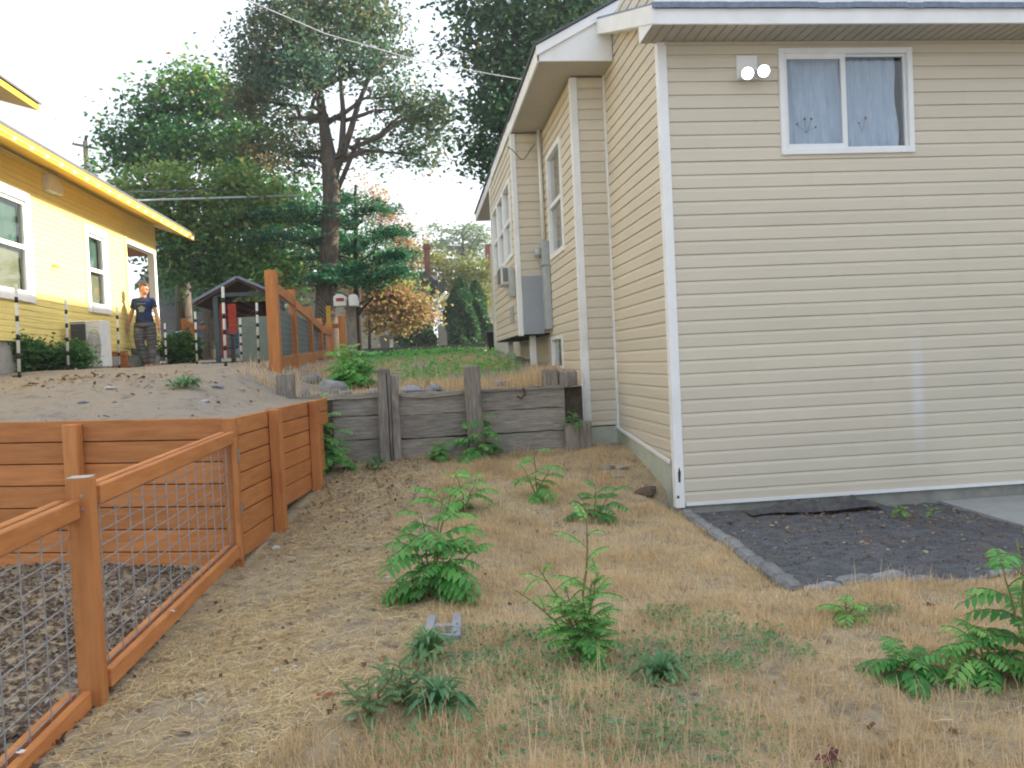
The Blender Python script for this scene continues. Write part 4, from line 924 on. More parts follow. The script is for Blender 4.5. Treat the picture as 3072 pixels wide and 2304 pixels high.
# dark tree standing behind the beige house
bs, tp, rd = tr(1180, 700, 24, 60, .32, lean=-10)
Yh = 22.
blobs = [B(1020,20,60,40,Yh,26,24), B(1100,40,80,50,Yh,60,26,-.03), B(1200,20,90,60,Yh,70,26), B(1280,-20,90,60,Yh,60,26), B(1060,120,60,60,Yh,44,26,.08), B(1120,180,60,60,Yh,60,26,-.08), B(985,100,22,30,Yh,8,20), B(1075,240,50,50,Yh,44,26,-.08), B(1120,280,55,55,Yh,56,26,-.12), B(1050,320,42,45,Yh,30,24,-.05), B(1090,370,36,32,Yh,24,24,-.12), B(1160,120,80,70,Yh,60,26), B(1010,330,20,18,Yh,5,18), B(1250,100,100,100,Yh+1,70,24), B(1150,-70,130,60,Yh,70,24)]
tree('oak_tree', 'dark green tree leaning over the roof of the beige house', 'tree', bs, tp, rd, blobs, L_dark, leaf=.17, seed=9, sig=.32, limb=.13)
# orange and gold young maple
bs, tp, rd = tr(797, 745, 33, 560, .07, lean=0)
blobs = [B(800,640,38,40,33,40,26,-.05), B(850,640,40,45,33,40,26,-.1), B(885,672,35,30,33,30,26,-.15), B(840,690,60,30,33,50,30,.15), B(830,630,50,40,33,40,28,.1), B(920,670,20,30,33,16,24,.2), B(795,595,28,30,33,22,24)]
tree('young_maple', 'small orange and gold maple in front of the far white house', 'tree', bs, tp, rd, blobs, L_orange, leaf=.17, seed=12, sig=.36)
bs, tp, rd = tr(870, 745, 58, 500, .2, lean=0)
blobs = [B(860,530,40,40,58,40,26,-.1), B(830,470,40,50,58,36,26,-.1), B(885,565,35,30,58,30,26,-.1), B(790,430,40,50,58,24,22,.1), B(905,545,20,25,58,14,22,.5)]
tree('autumn_tree', 'taller salmon and gold tree rising behind the far chimney', 'tree', bs, tp, rd, blobs, L_orange, leaf=.24, seed=13, sig=.5)
bs, tp, rd = tr(975, 745, 52, 560, .2, lean=0)
blobs = [B(960,610,40,40,52,36,24), B(940,570,28,30,52,18,24,.1), B(1010,590,45,35,52,36,24,-.1), B(1050,640,30,50,52,30,24,.1), B(970,680,30,40,52,26,24), B(1050,590,20,30,52,14,22)]
tree('yellow_tree', 'yellow green tree behind the dark arborvitae', 'tree', bs, tp, rd, blobs, L_yellow, leaf=.26, seed=14, sig=.55)
bs, tp, rd = tr(1000, 745, 75, 500, .3, lean=0)
blobs = [B(1000,500,45,14,75,26,22,0), B(960,530,40,14,75,22,22), B(1010,540,40,14,75,22,22), B(1040,520,30,16,75,16,22), B(1000,570,50,16,75,26,22), B(940,500,20,12,75,8,18), B(950,560,35,14,75,18,20), B(1050,560,25,25,75,14,20)]
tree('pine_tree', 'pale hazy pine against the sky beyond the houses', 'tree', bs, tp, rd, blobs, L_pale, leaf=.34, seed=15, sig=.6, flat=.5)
# filler trees at the back
bs, tp, rd = tr(600, 700, 44, 380, .3)
blobs = [B(560,420,90,70,44,60,24,-.1), B(650,480,90,80,44,60,24,0), B(480,520,80,80,44,50,24,-.2), B(600,600,90,70,44,60,24,.1), B(740,560,80,80,44,60,24,0), B(820,620,60,60,44,40,24,.1), B(400,600,70,70,44,40,24,-.3), B(500,640,80,50,44,40,24,-.2)]
tree('background_tree', 'deep green tree filling the gap behind the big trunk', 'tree', bs, tp, rd, blobs, L_maple, leaf=.32, seed=16, sig=.6)
# arborvitae pair, dark shrub
def cone_shrub(name, label, x, ytop, ybase, wpx, Y, m, n, leaf, seed, cat='shrub', group=None):
    rng = np.random.default_rng(seed); b_ = at(x, ybase, Y=Y); zt = float(at(x, ytop, Y=Y)[2]); z0 = float(g_up(b_[0], Y)); r = px(wpx, Y); H = zt-z0
    t = thing(name, (b_[0], Y, z0), label, cat, group)
    h = rng.random(n); a = rng.random(n)*6.283; prof = np.minimum(1, (1-h)*3.2)**.55*(.72+.28*np.sin(h*3+.6)); lump = 1+.18*np.sin(a*3+h*9)
    rr = r*prof*lump*(.75+.3*rng.random(n))
    C = np.stack([b_[0]+rr*np.cos(a), Y+rr*np.sin(a), z0+h*H], 1); V = np.clip(.5+.35*np.sin(a*5+h*13)+.3*rng.normal(size=n), 0, 1)
    leaves_mesh('foliage', C, leaf, V, m, t, aspect=.5, rng=rng)
    mb = MB(); mb.tube([(b_[0], Y, z0-.1), (b_[0], Y, z0+H*.8)], [.09,.02], 7); mb.build('stem', M['barkdark'], t); return t
cone_shrub('arborvitae', 'tall dark arborvitae, left one of the joined pair across the street', 1000, 600, 752, 32, 42, L_arb, 9000, .22, 21, group='arborvitae pair')
cone_shrub('arborvitae', 'tall dark arborvitae, right one of the joined pair, beside the beige house edge', 1032, 606, 752, 26, 42.6, L_arb, 8000, .22, 22, group='arborvitae pair')
cone_shrub('dark_shrub', 'round very dark green shrub below the orange maple', 900, 680, 755, 40, 43, L_arb, 4200, .24, 23)
cone_shrub('dark_shrub', 'dark low shrub at the foot of the arborvitae by the bay wall', 1062, 700, 755, 14, 40, L_arb, 1800, .2, 24)

# ================================================================== PLANTS
L_ail = leafmat('sapling_leaf', [(0,(.06,.22,.065)),(.4,(.12,.36,.09)),(.75,(.22,.48,.13)),(1,(.38,.60,.18))], .35, .45)
L_loc = leafmat('locust_leaf', [(0,(.07,.26,.08)),(.4,(.15,.41,.11)),(.75,(.26,.52,.15)),(1,(.40,.62,.21))], .40, .45)
L_weed = leafmat('weed_leaf', [(0,(.075,.19,.09)),(.5,(.14,.28,.13)),(1,(.25,.40,.17))], .3, .5)
L_stem = mat('green_stem', (.16,.22,.08), (.20,.15,.07), rough=.7)
def leaflet(p, d, n, L, W):
    """curved pointed leaflet: 6 vertices, two quads + tips"""
    s = d.cross(n).normalized(); n = s.cross(d).normalized()
    return [p, p+d*L*.3+s*W*.5+n*L*.04, p+d*L*.3-s*W*.5+n*L*.04, p+d*L*.7+s*W*.36-n*L*.02, p+d*L*.7-s*W*.36-n*L*.02, p+d*L-n*L*.14]
LF = [(0,2,4,3,1),(3,4,5)]
def pinnate(mb, st, p0, d, up, L, npair, ll, lw, droop, val, rng):
    """feather-shaped leaf on a drooping stalk"""
    p = Vector(p0); d = Vector(d).normalized(); pts = [p.copy()]; step = L/(npair+1.5); side = d.cross(Vector((0,0,1)))
    if side.length < .1: side = Vector((1,0,0))
    side.normalize()
    for i in range(npair+2):
        d = (d + Vector((0,0,-droop/(npair+2)))).normalized(); p = p + d*step; pts.append(p.copy())
        if i >= 1:
            k = i/(npair+1); sc = (.65+.55*math.sin(math.pi*min(1, k*.8+.15)))
            if i == npair+1:
                n = side.cross(d).normalized(); mb.add(leaflet(p, d, n, ll*sc*.9, lw*sc*.9), LF, val); continue
            for s in (-1, 1):
                n = side.cross(d).normalized(); dd = (side*s + d*.42 + Vector((0,0,-.22-rng.random()*.25))).normalized()
                mb.add(leaflet(p + Vector((0,0,rng.uniform(-.003,.003))), dd, n, ll*sc*rng.uniform(.85,1.1), lw*sc), LF, min(1, max(0, val+rng.uniform(-.22,.22))))
    st.tube(pts, [.0028]*(len(pts)-1)+[.001], 4, rnd=.5)
def sapling(name, label, base, stems, m, kind='ail', seed=0, cat='sapling', group=None):
    """stems: (dx, dy, height, nleaves, leaf length)"""
    rng = random.Random(seed); t = thing(name, tuple(base), label, cat, group); base = Vector(base)
    mb = MB(); st = MB()
    for (dx, dy, H, nl, LL, v) in stems:
        top = base + Vector((dx, dy, H)); pth = [base + Vector((dx*t_**1.4*1.0, dy*t_**1.4, H*t_)) + Vector((rng.uniform(-.008,.008), rng.uniform(-.008,.008), 0)) for t_ in np.linspace(0, 1, 8)]
        st.tube(pth, [.007*(1-.75*i/7)+.0012 for i in range(8)], 5)
        for k in range(nl):
            f = .12 + .86*(k+.5)/nl; i = min(6, int(f*7)); p = pth[i].lerp(pth[i+1], f*7-i); a = k*2.4+rng.uniform(-.4,.4)+seed
            el = .35+.7*f+rng.uniform(-.15,.15); d = Vector((math.cos(a)*math.cos(el), math.sin(a)*math.cos(el), math.sin(el)))
            s = LL*(1.1-.55*f**2.5)*rng.uniform(.8,1.15)
            if kind == 'ail': pinnate(mb, st, p, d, None, s, 6, s*.29, s*.105, 1.5, v+.18*f, rng)
            elif kind == 'loc': pinnate(mb, st, p, d, None, s, 8, s*.17, s*.088, 1.0, v+.25*f, rng)
            elif kind == 'broad':
                s2 = s; side = d.cross(Vector((0,0,1))).normalized(); n = side.cross(d).normalized(); mb.add(leaflet(p, d, n, s2, s2*.19), LF, min(1,max(0,v+rng.uniform(-.3,.3))))
                mb.add(leaflet(p+d*s2*.7, (d+Vector((0,0,-.9))).normalized(), n, s2*.7, s2*.15), LF, min(1,max(0,v+rng.uniform(-.3,.3))))
    mb.build('leaves', m, t); st.build('stem', L_stem, t, True); return t
def gz(x, y): return float(g_low(x, y))
def onlow(x, y, full=False):
    """ground point seen at a photo pixel on the lower yard (two refinements)"""
    z = 0.
    for _ in range(8): p = at(x, y, z=z, full=full); z = .5*z+.5*gz(p[0], p[1])
    return Vector((p[0], p[1], gz(p[0], p[1])))
def onup(x, y, Y0=12.):
    Y = Y0
    for _ in range(40):
        p = at(x, y, Y=Y); e = p[2]-float(g_up(p[0], Y))
        if y > 782: Y = max(9.9, min(30, Y + e*3))
    return Vector((p[0], p[1], float(g_up(p[0], p[1]))))
b = onlow(935, 1292); print('sap1', b)
sapling('ailanthus_sapling', 'leafy green sapling with long drooping leaflets in the middle of the yard', b,
        [(-.05,.05,.52,9,.30,.25), (.10,.10,.62,9,.30,.35), (-.14,0,.42,8,.27,.2), (.24,-.02,.40,8,.27,.3), (.10,-.05,.30,7,.26,.2), (.18,.16,.74,8,.26,.45), (-.05,-.05,.16,9,.18,.1), (.32,.05,.30,6,.22,.35), (.05,0,.22,8,.22,.1)], L_ail, 'ail', 3)
b = onlow(1262, 1425)
sapling('locust_sapling', 'pale green locust sapling with tiny paired leaflets, nearest of the tall saplings', b,
        [(.05,.0,.74,11,.19,.5), (-.20,.02,.44,9,.18,.55), (.09,.03,.40,10,.17,.4), (-.06,.04,.32,10,.17,.3), (.02,-.05,.22,14,.17,.1), (-.12,-.02,.26,12,.17,.4), (.06,.05,.34,14,.18,.3), (-.03,-.03,.14,12,.16,.05), (.04,-.08,.18,12,.15,.2), (.12,-.03,.18,8,.14,.15), (-.30,.05,.34,7,.15,.6)], L_loc, 'loc', 5)
b = onlow(1005, 1110)
sapling('ailanthus_sapling', 'pale bluish sapling standing just behind the leafy middle sapling', b, [(-.05,.0,.34,7,.28,.55), (.12,.05,.30,6,.26,.6), (-.12,.1,.22,6,.22,.5)], L_ail, 'ail', 8)
b = onlow(1160, 1078)
sapling('ailanthus_sapling', 'thin sapling with comb-like leaflets halfway to the timber wall', b, [(.0,.0,.46,7,.26,.4), (-.12,.0,.30,5,.22,.45), (.14,.02,.28,5,.22,.4)], L_ail, 'ail', 11)
b = onlow(1285, 1128)
sapling('ailanthus_sapling', 'dark green low sapling near the foundation corner', b, [(.02,.0,.30,7,.27,.05), (.20,.05,.26,6,.26,.05), (-.16,.0,.20,6,.22,.0), (.10,-.05,.14,6,.18,.2)], L_ail, 'ail', 13)
b = Vector(at(1035, 985, Y=9.72)); b.z = gz(b.x, b.y)
sapling('ailanthus_sapling', 'sapling growing against the middle post of the timber wall', b, [(.05,.0,.56,8,.34,.15), (-.10,-.05,.34,5,.34,.35), (.16,-.05,.34,5,.32,.35), (0,-.1,.2,5,.26,.45)], L_ail, 'ail', 17)
b = Vector(at(950, 985, Y=9.6)); b.z = gz(b.x, b.y)
sapling('small_bush', 'low rounded bush at the foot of the timber wall left of the middle post', b, [(-.06,0,.20,12,.14,.3), (.06,0,.22,12,.14,.35), (0,-.06,.16,12,.13,.3), (.0,.04,.2,10,.13,.3)], L_ail, 'ail', 19, cat='bush')
b = Vector(at(705, 955, Y=9.35)); b.z = gz(b.x, b.y)
sapling('ailanthus_sapling', 'bright green sapling squeezed against the end of the orange plank wall', b, [(-.04,.0,.86,10,.26,.55), (.08,-.03,.55,9,.28,.35), (.02,-.05,.42,9,.26,.2), (.14,0,.25,7,.26,.3), (-.06,-.02,.62,8,.22,.4)], L_loc, 'ail', 23)
b = Vector(at(1240, 912, Y=9.7)); 
sapling('small_weed', 'small dark weed on top of the stump beside the house corner', (b.x, b.y, .66), [(0,0,.12,8,.14,.1), (-.05,0,.10,6,.12,.1)], L_ail, 'ail', 24, cat='weed')
b = Vector(at(810, 985, Y=9.3)); b.z = gz(b.x, b.y)
sapling('grass_clump', 'thin green clump below the left timber post', b, [(0,0,.14,12,.14,.3), (-.12,0,.10,10,.12,.3), (.1,-.03,.1,9,.12,.2)], L_weed, 'broad', 25, cat='grass clump')
# terrace bush
b = Vector(at(760, 815, Y=10.9)); b.z = float(g_up(b.x, b.y))
sapling('sumac_bush', 'dense bright green bush on the terrace left of the boulders', b, [(.0,0,.52,20,.30,.45), (-.18,.03,.44,18,.30,.4), (.18,.0,.40,18,.30,.3), (.06,-.1,.32,16,.28,.3), (-.10,-.1,.30,16,.28,.35), (0,.1,.50,16,.28,.5), (.26,-.05,.24,12,.26,.1), (-.24,-.04,.22,12,.26,.2)], L_loc, 'ail', 27, cat='bush')
# right edge plants
b = onlow(2225, 1470); print('right', b)
sapling('ailanthus_sapling', 'tall dark leaved sapling cut by the right edge of the photo', b, [(-.02,.02,.60,9,.26,.12), (-.10,.03,.50,7,.24,.5), (.05,.0,.40,9,.24,.1), (-.04,-.04,.26,8,.2,.1)], L_ail, 'ail', 31)
b = onlow(2120, 1462)
sapling('ailanthus_sapling', 'bushy light green sapling just left of the one at the right edge', b, [(.0,.0,.20,10,.19,.4), (.08,.02,.16,9,.18,.35), (-.10,.0,.14,8,.17,.4), (.10,-.05,.10,8,.16,.3), (-.04,.04,.22,5,.18,.75)], L_ail, 'ail', 33)
b = onlow(1965, 1465)
sapling('fern_clump', 'low dark green fan of leaflets in the dry lawn at lower right', b, [(.0,.0,.09,9,.19,.15), (-.06,.0,.08,8,.18,.1), (.07,.0,.08,8,.18,.1), (.02,.03,.1,6,.17,.2)], L_ail, 'ail', 35, cat='fern')
b = onlow(1828, 1345)
sapling('small_sapling', 'small pale seedling in the dry lawn below the edging corner', b, [(.0,.0,.10,8,.15,.5), (.05,.0,.08,6,.13,.6)], L_loc, 'ail', 37, cat='seedling')
b = Vector(P(2700, 1545, z=-.12)); sapling('small_weed', 'tiny green weed in the dark gravel close to the front wall', (b.x, b.y, -.12), [(0,0,.07,8,.10,.5), (.03,0,.05,6,.08,.5)], L_loc, 'ail', 38, cat='weed')
b = Vector(P(2790, 1552, z=-.12)); sapling('small_weed', 'wispy weed in the gravel next to the concrete path', (b.x, b.y, -.12), [(0,0,.12,5,.08,.6), (.05,0,.06,5,.09,.5)], L_loc, 'loc', 39, cat='weed')
# rosette weeds
for i, (x, y, h, n, LL, v, lab) in enumerate(((925,1432,.12,44,.12,.5,'blue green tuft of narrow leaves just below the cinder block'), (950,1545,.10,38,.14,.35,'dark toothed rosette weed left of the brown tufts at bottom centre'), (1430,1470,.06,28,.12,.4,'broad leaved weed right of the locust sapling'))):
    b = onlow(x, y); sapling('rosette_weed', lab, b, [(0,0,h,n,LL,v), (.05,.03,h*.8,n//2,LL*.8,v), (-.06,.02,h*.7,n//2,LL*.8,v)], L_weed, 'broad', 41+i, cat='weed')
for i, (x, y, lab) in enumerate(((800,1560,'feathery grey green weed at the lower left of the dirt strip'), (870,1520,'feathery weed with upright stalks beside the dark rosette'))):
    b = onlow(x, y); sapling('feathery_weed', lab, b, [(.0,0,.18,9,.11,.3), (-.10,.02,.16,9,.10,.4), (.10,.0,.20,9,.11,.2), (-.04,-.05,.12,8,.09,.4), (.16,.05,.16,7,.1,.4)], L_weed, 'loc', 55+i, cat='weed')
b = Vector(at(402, 885, Y=8.3)); sapling('low_weed', 'flat green weed on the bare dirt terrace', (b.x, 8.3, float(g_up(b.x, 8.3))), [(0,0,.04,14,.17,.4), (.12,0,.03,12,.15,.4), (-.12,0,.03,12,.15,.3)], L_weed, 'broad', 58, cat='weed')
# shrubs by the yellow house
def bush(name, label, x, y, w_, h_, Y, m, n, leaf, seed, cat='bush'):
    rng = np.random.default_rng(seed); b_ = at(x, y, Y=Y); z0 = float(g_up(b_[0], Y)); zt = float(at(x, y-h_, Y=Y)[2]); r = px(w_, Y); H = zt-z0
    t = thing(name, (b_[0], Y, z0), label, cat)
    st = MB(); ps = []
    for k in range(16):
        a = rng.random()*6.28; rr = r*rng.random()**.5; tip = Vector((b_[0]+rr*math.cos(a), Y+rr*.5*math.sin(a), z0+H*(.55+.5*rng.random())*(1-.25*(rr/r)))); pth = bez((b_[0]+rr*.3*math.cos(a), Y, z0), tip, .2, 7, .2); st.tube(pth, [.008,.007,.006,.005,.004,.003,.002], 5)
        for i in range(n//16): 
            f = rng.random()**.6*6; j = min(5, int(f)); ps.append(np.array(pth[j].lerp(pth[j+1], f-j)) + rng.normal(size=3)*np.array([.10,.08,.07]))
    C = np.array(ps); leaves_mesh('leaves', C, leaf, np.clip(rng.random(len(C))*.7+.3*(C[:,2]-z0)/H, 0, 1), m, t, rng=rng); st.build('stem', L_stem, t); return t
bush('rose_bush', 'arching leafy bush at the left edge below the yellow house window', 30, 800, 75, 90, 12.6, L_shrub, 4200, .075, 61)
bush('rose_bush', 'lower leafy bush between the first two striped stakes', 110, 800, 65, 65, 12.9, L_shrub, 3200, .07, 62)
bush('blue_green_bush', 'blue green bush in front of the condenser unit', 170, 800, 22, 55, 13.0, L_weed, 1000, .07, 63)
bush('garden_bush', 'green bush between the person and the blue roofed shelter', 385, 792, 38, 85, 17.6, L_shrub, 3600, .10, 64)
bush('garden_bush', 'small yellowish bush behind the feet of the person', 292, 788, 14, 30, 18.0, L_yellow, 500, .08, 65)
# ================================================================== GROUND COVER
M['mound'] = mat('dark_root_soil', (.07,.05,.04), (.16,.12,.09), rough=1, scale=22, bump=1., bscale=40)
M['palestone'] = mat('pale_stone', (.5,.52,.53), (.36,.37,.38), rough=.9, scale=8, bump=.4)
M['fabric'] = mat('weed_fabric', (.06,.062,.07), (.12,.115,.11), rough=.95, scale=14, bump=.8, bscale=40)
M['redleaf'] = mat('red_brown_leaf', (.34,.10,.06), (.22,.07,.05), rough=.8, scale=30); M['maroonleaf'] = mat('maroon_leaf', (.12,.03,.03), (.07,.02,.02), rough=.8, scale=30)
M['tanleaf'] = mat('tan_leaf', (.40,.27,.18), (.30,.2,.13), rough=.8, scale=30)
def blades(name, X, Y, Z, H, W, lean, rnd, material, label, seg=2, az=None):
    n = len(X); rng = np.random.default_rng(5)
    a = rng.random(n)*6.283 if az is None else az; dx, dy = np.cos(a), np.sin(a); wx, wy = -dy, dx
    w = (W*.5)
    lv = lean*H
    b = np.stack([X, Y, Z], 1); sv = np.stack([wx, wy, 0*wx], 1)*w[:,None]; dv_ = np.stack([dx, dy, 0*dx], 1)
    m = b + dv_*(lv*.35)[:,None] + np.array([0,0,1])*(H*.6)[:,None]; t_ = b + dv_*lv[:,None] + np.array([0,0,1])*(H*np.sqrt(np.maximum(.1,1-.35*lean**2)))[:,None]
    v = np.stack([b-sv, b+sv, m+sv*.7, m-sv*.7, t_], 1).reshape(-1,3)
    i = np.arange(n)*5
    f = []
    q = np.stack([i, i+1, i+2, i+3], 1); tr_ = np.stack([i+3, i+2, i+4, i+4], 1)
    me = bpy.data.meshes.new(name)
    me.vertices.add(len(v)); me.vertices.foreach_set('co', v.astype(np.float32).ravel())
    me.loops.add(n*7); li = np.concatenate([q, tr_[:, :3]], 1).ravel(); me.loops.foreach_set('vertex_index', li.astype(np.int32))
    st = np.stack([np.arange(n)*7, np.arange(n)*7+4], 1).ravel(); me.polygons.add(n*2); me.polygons.foreach_set('loop_start', st.astype(np.int32)); me.update(calc_edges=True)
    at_ = me.attributes.new('rnd', 'FLOAT', 'FACE'); at_.data.foreach_set('value', np.repeat(rnd, 2).astype(np.float32))
    me.materials.append(material); o = bpy.data.objects.new(name, me); COL.objects.link(o); tag(o, label, None, None, 'stuff'); return o
def flat_bits(name, X, Y, Z, L, W, tilt, rnd, material, label):
    """little lying strips or flakes"""
    n = len(X); rng = np.random.default_rng(9); a = rng.random(n)*6.283; el = rng.normal(size=n)*tilt
    d = np.stack([np.cos(a)*np.cos(el), np.sin(a)*np.cos(el), np.sin(el)], 1)*(L*.5)[:,None]; s = np.stack([-np.sin(a), np.cos(a), rng.normal(size=n)*.35], 1)*(W*.5)[:,None]
    c = np.stack([X, Y, Z + np.abs(d[:,2])*.8+.003], 1); bend = np.array([0,0,1])*(L*.06)[:,None]
    v = np.stack([c-d-s, c-d+s, c+s+bend, c-s+bend, c+d+s*.6, c+d-s*.6], 1).reshape(-1,3); i = np.arange(n)*6
    f = np.concatenate([np.stack([i,i+1,i+2,i+3],1), np.stack([i+3,i+2,i+4,i+5],1)], 1).reshape(-1,4)
    return tag(link(name, v, f, np.repeat(rnd, 2), material), label, None, None, 'stuff')
S_grass = leafmat('dry_grass', [(0,(.20,.14,.085)),(.25,(.41,.30,.17)),(.6,(.60,.46,.275)),(.85,(.72,.59,.39)),(1,(.36,.21,.11))], .3, .8)
S_straw = leafmat('straw', [(0,(.28,.20,.11)),(.4,(.52,.40,.21)),(.75,(.68,.55,.31)),(1,(.76,.66,.45))], .2, .7)
S_chip = leafmat('wood_chips', [(0,(.045,.033,.028)),(.4,(.13,.09,.07)),(.7,(.24,.19,.155)),(.9,(.40,.36,.32)),(1,(.30,.21,.11))], .1, .8)
S_leaf = leafmat('fallen_leaves', [(0,(.10,.055,.035)),(.4,(.22,.13,.07)),(.75,(.36,.24,.13)),(1,(.45,.38,.29))], .2, .8)
S_green = leafmat('clover', [(0,(.08,.20,.10)),(.5,(.14,.28,.13)),(1,(.26,.38,.17))], .3, .5)
S_peb = leafmat('pebbles', [(0,(.10,.10,.11)),(.5,(.28,.28,.29)),(1,(.55,.56,.57))], 0, .8)
rng = np.random.default_rng(77)
# edge of the straw covered strip, measured along its length
bx = [(float(onlow(x, y)[0]), float(onlow(x, y)[1])) for x, y in ((560,1655),(700,1600),(840,1500),(900,1400),(900,1280),(905,1180),(900,1100),(930,1030))]
BYs = np.array([p[1] for p in bx]); BXs = np.array([p[0] for p in bx]); o_ = np.argsort(BYs); BYs, BXs = BYs[o_], BXs[o_]
def lawn_w(x, y):
    """1 in the dry lawn, 0 in the straw strip"""
    e = np.interp(y, BYs, BXs) + (vnoise(x,y,2.2,31)-.5)*.5
    return sm((x-e)/.28+.5)
def inlow(x, y):
    ok = (y > .4) & (y < 9.86) & (x > -1.46+(y-4)*.02)
    ok &= ~((y > 6.35) & (x < WALLX(y)+.12))
    ok &= ~((y > YB-.05) & (x > XB)) & ~((y > YF-.02) & (x > XA-.05)) & ~((y > 5.04+.13*np.clip(x-2.3,0,1.7)) & (x > 2.27+.07*(y-5.02)))
    return ok
# dry lawn
N = 330000
x = rng.uniform(-1.5, 5.2, N); y = 1.9 + 8.0*rng.random(N)**1.25
g = (vnoise(x,y,1.6,12)*.6+vnoise(x,y,5.,13)*.4); w_ = lawn_w(x, y)
keep = inlow(x, y) & (rng.random(N) < w_*(.42+.9*sm((g-.33)/.25)) + .012) & (x < y*.75+1.2) & (x > -y*.62-.2)
x, y = x[keep], y[keep]; g = g[keep]; n = len(x); print('grass', n)
near = sm((3.9-y)/1.2)
tuft = sm((vnoise(x,y,3.2,14)-.58)/.25)
H = (.018+.030*rng.random(n))*(1+1.0*tuft+1.2*near*vnoise(x,y,2.4,15)+.8*sm((vnoise(x,y,7,18)-.6)/.2)); tall = rng.random(n) < .016+.03*near; H[tall] *= 2.3
lean = np.clip(.35+.9*rng.random(n), 0, 1.5); lean[tall] *= .4
V = np.clip(.25+.45*vnoise(x,y,2.6,16)+.35*rng.random(n)+.1*(vnoise(x,y,.8,17)-.5)-.1*near, 0, 1); V[tall] = .7
blades('dry_grass', x, y, g_low(x,y)-.003, H, .0022+.0022*rng.random(n), lean, V, S_grass, 'short straw coloured dry lawn grass')
# straw lying on the dirt strip
N = 170000
x = rng.uniform(-1.5, 3.0, N); y = 1.9+8*rng.random(N)**1.2
keep = inlow(x, y) & (rng.random(N) < (1-lawn_w(x,y))*(.30+1.0*sm((vnoise(x,y,1.9,21)-.30)/.2)*(.4+.6*sm((vnoise(x,y,6,27)-.35)/.2)))+.05) & (x > -y*.62-.2)
x, y = x[keep], y[keep]; n = len(x); print('straw', n)
flat_bits('straw', x, y, g_low(x,y)+.004, .02+.085*rng.random(n)**1.6, .0016+.0018*rng.random(n), .14, np.clip(rng.random(n)*.8+.2*vnoise(x,y,3,22), 0, 1), S_straw, 'loose straw strewn over the bare dirt strip')
# leaf litter, denser towards the timber wall
N = 17000
x = rng.uniform(-1.5, 2.4, N); y = 1.9+8*rng.random(N)
keep = inlow(x, y) & (rng.random(N) < (.10+.55*sm((y-6.2)/2.5)*sm((.9-x)/1.2))*(1-.75*lawn_w(x,y))+.008)
x, y = x[keep], y[keep]; n = len(x)
flat_bits('leaf_litter', x, y, g_low(x,y)+.004, .012+.028*rng.random(n), .010+.016*rng.random(n), .35, rng.random(n), S_leaf, 'small dead leaves and crumbs lying on the dirt')
# chips inside the mesh fence
N = 34000
x = rng.uniform(-5.2, -1.5, N); y = rng.uniform(1.8, 6.9, N); keep = (y < 6.36+.18*(CX-x)) & (x > -y*.8-.3); x, y = x[keep], y[keep]; n = len(x)
flat_bits('wood_chips', x, y, g_low(x,y)+.003, .012+.032*rng.random(n), .006+.016*rng.random(n), .3, np.clip(rng.random(n)*.75+.3*vnoise(x,y,2,23)-.05, 0, 1), S_chip, 'brown wood chips and leaves inside the low mesh fence')
# pebbles
def pebbles(name, X, Y, Z, R, label, m):
    n = len(X); rg = np.random.default_rng(3); base = np.array([(1,0,0),(-1,0,0),(0,1,0),(0,-1,0),(0,0,1),(0,0,-1)], float)
    fc = np.array([(0,2,4),(2,1,4),(1,3,4),(3,0,4),(2,0,5),(1,2,5),(3,1,5),(0,3,5)])
    sc = rg.uniform(.6,1.3,(n,1,3))*np.array([1,1,.55]); v = base[None]*sc*R[:,None,None]; a = rg.random(n)*6.28
    c, s = np.cos(a)[:,None], np.sin(a)[:,None]; vx = v[:,:,0]*c-v[:,:,1]*s; vy = v[:,:,0]*s+v[:,:,1]*c
    v = np.stack([vx+X[:,None], vy+Y[:,None], v[:,:,2]+Z[:,None]+R[:,None]*.2], 2).reshape(-1,3)
    f = (fc[None]+(np.arange(n)*6)[:,None,None]).reshape(-1,3); return tag(link(name, v, f, np.repeat(rg.random(n), 8), m, None, True), label, None, None, 'stuff')
N = 5200; x = rng.uniform(-1.5,2.3,N); y = 1.9+8*rng.random(N); keep = inlow(x,y) & (rng.random(N) < .25+.75*sm((y-7.5)/1.5)*sm((1.2-x)/1.)) & (lawn_w(x,y) < .7+.3*sm((y-8)/1)); x, y = x[keep], y[keep]
pebbles('pebbles', x, y, g_low(x,y), .004+.014*rng.random(len(x))**3, 'pebbles scattered over the dirt strip', S_peb)
N = 9000; x = rng.uniform(2.25,6.5,N); y = rng.uniform(4.6,7.9,N); keep = (x < pa_[0]+ex*(y-pa_[1])-.02) & (x > 2.36+.07*(y-5.02)) & (y > 5.10+.13*np.clip(x-2.3,0,1.7)); x, y = x[keep], y[keep]
S_bedp = leafmat('bed_pebbles', [(0,(.05,.052,.06)),(.7,(.14,.145,.16)),(.97,(.22,.2,.17)),(1,(.5,.5,.5))], 0, .9)
pebbles('gravel', x, y, g_low(x,y)+.012, .003+.008*rng.random(len(x))**2, 'dark crushed gravel of the bed in front of the house', S_bedp)
N = 1500; x = rng.uniform(2.3,6.2,N); y = rng.uniform(4.75,7.85,N); keep = (x < pa_[0]+ex*(y-pa_[1])-.02) & (x > 2.38+.07*(y-5.02)) & (y > 5.1+.13*np.clip(x-2.3,0,1.7)) & (rng.random(N) < .12+.9*sm((7.0-abs(y-7.9)*3)/7)+.7*sm((vnoise(x,y,1.4,41)-.5)/.2)); x, y = x[keep], y[keep]; n = len(x)
flat_bits('bed_litter', x, y, g_low(x,y)+.02, .012+.035*rng.random(n), .006+.02*rng.random(n), .3, rng.random(n), S_leaf, 'brown leaf crumbs on the dark gravel bed')
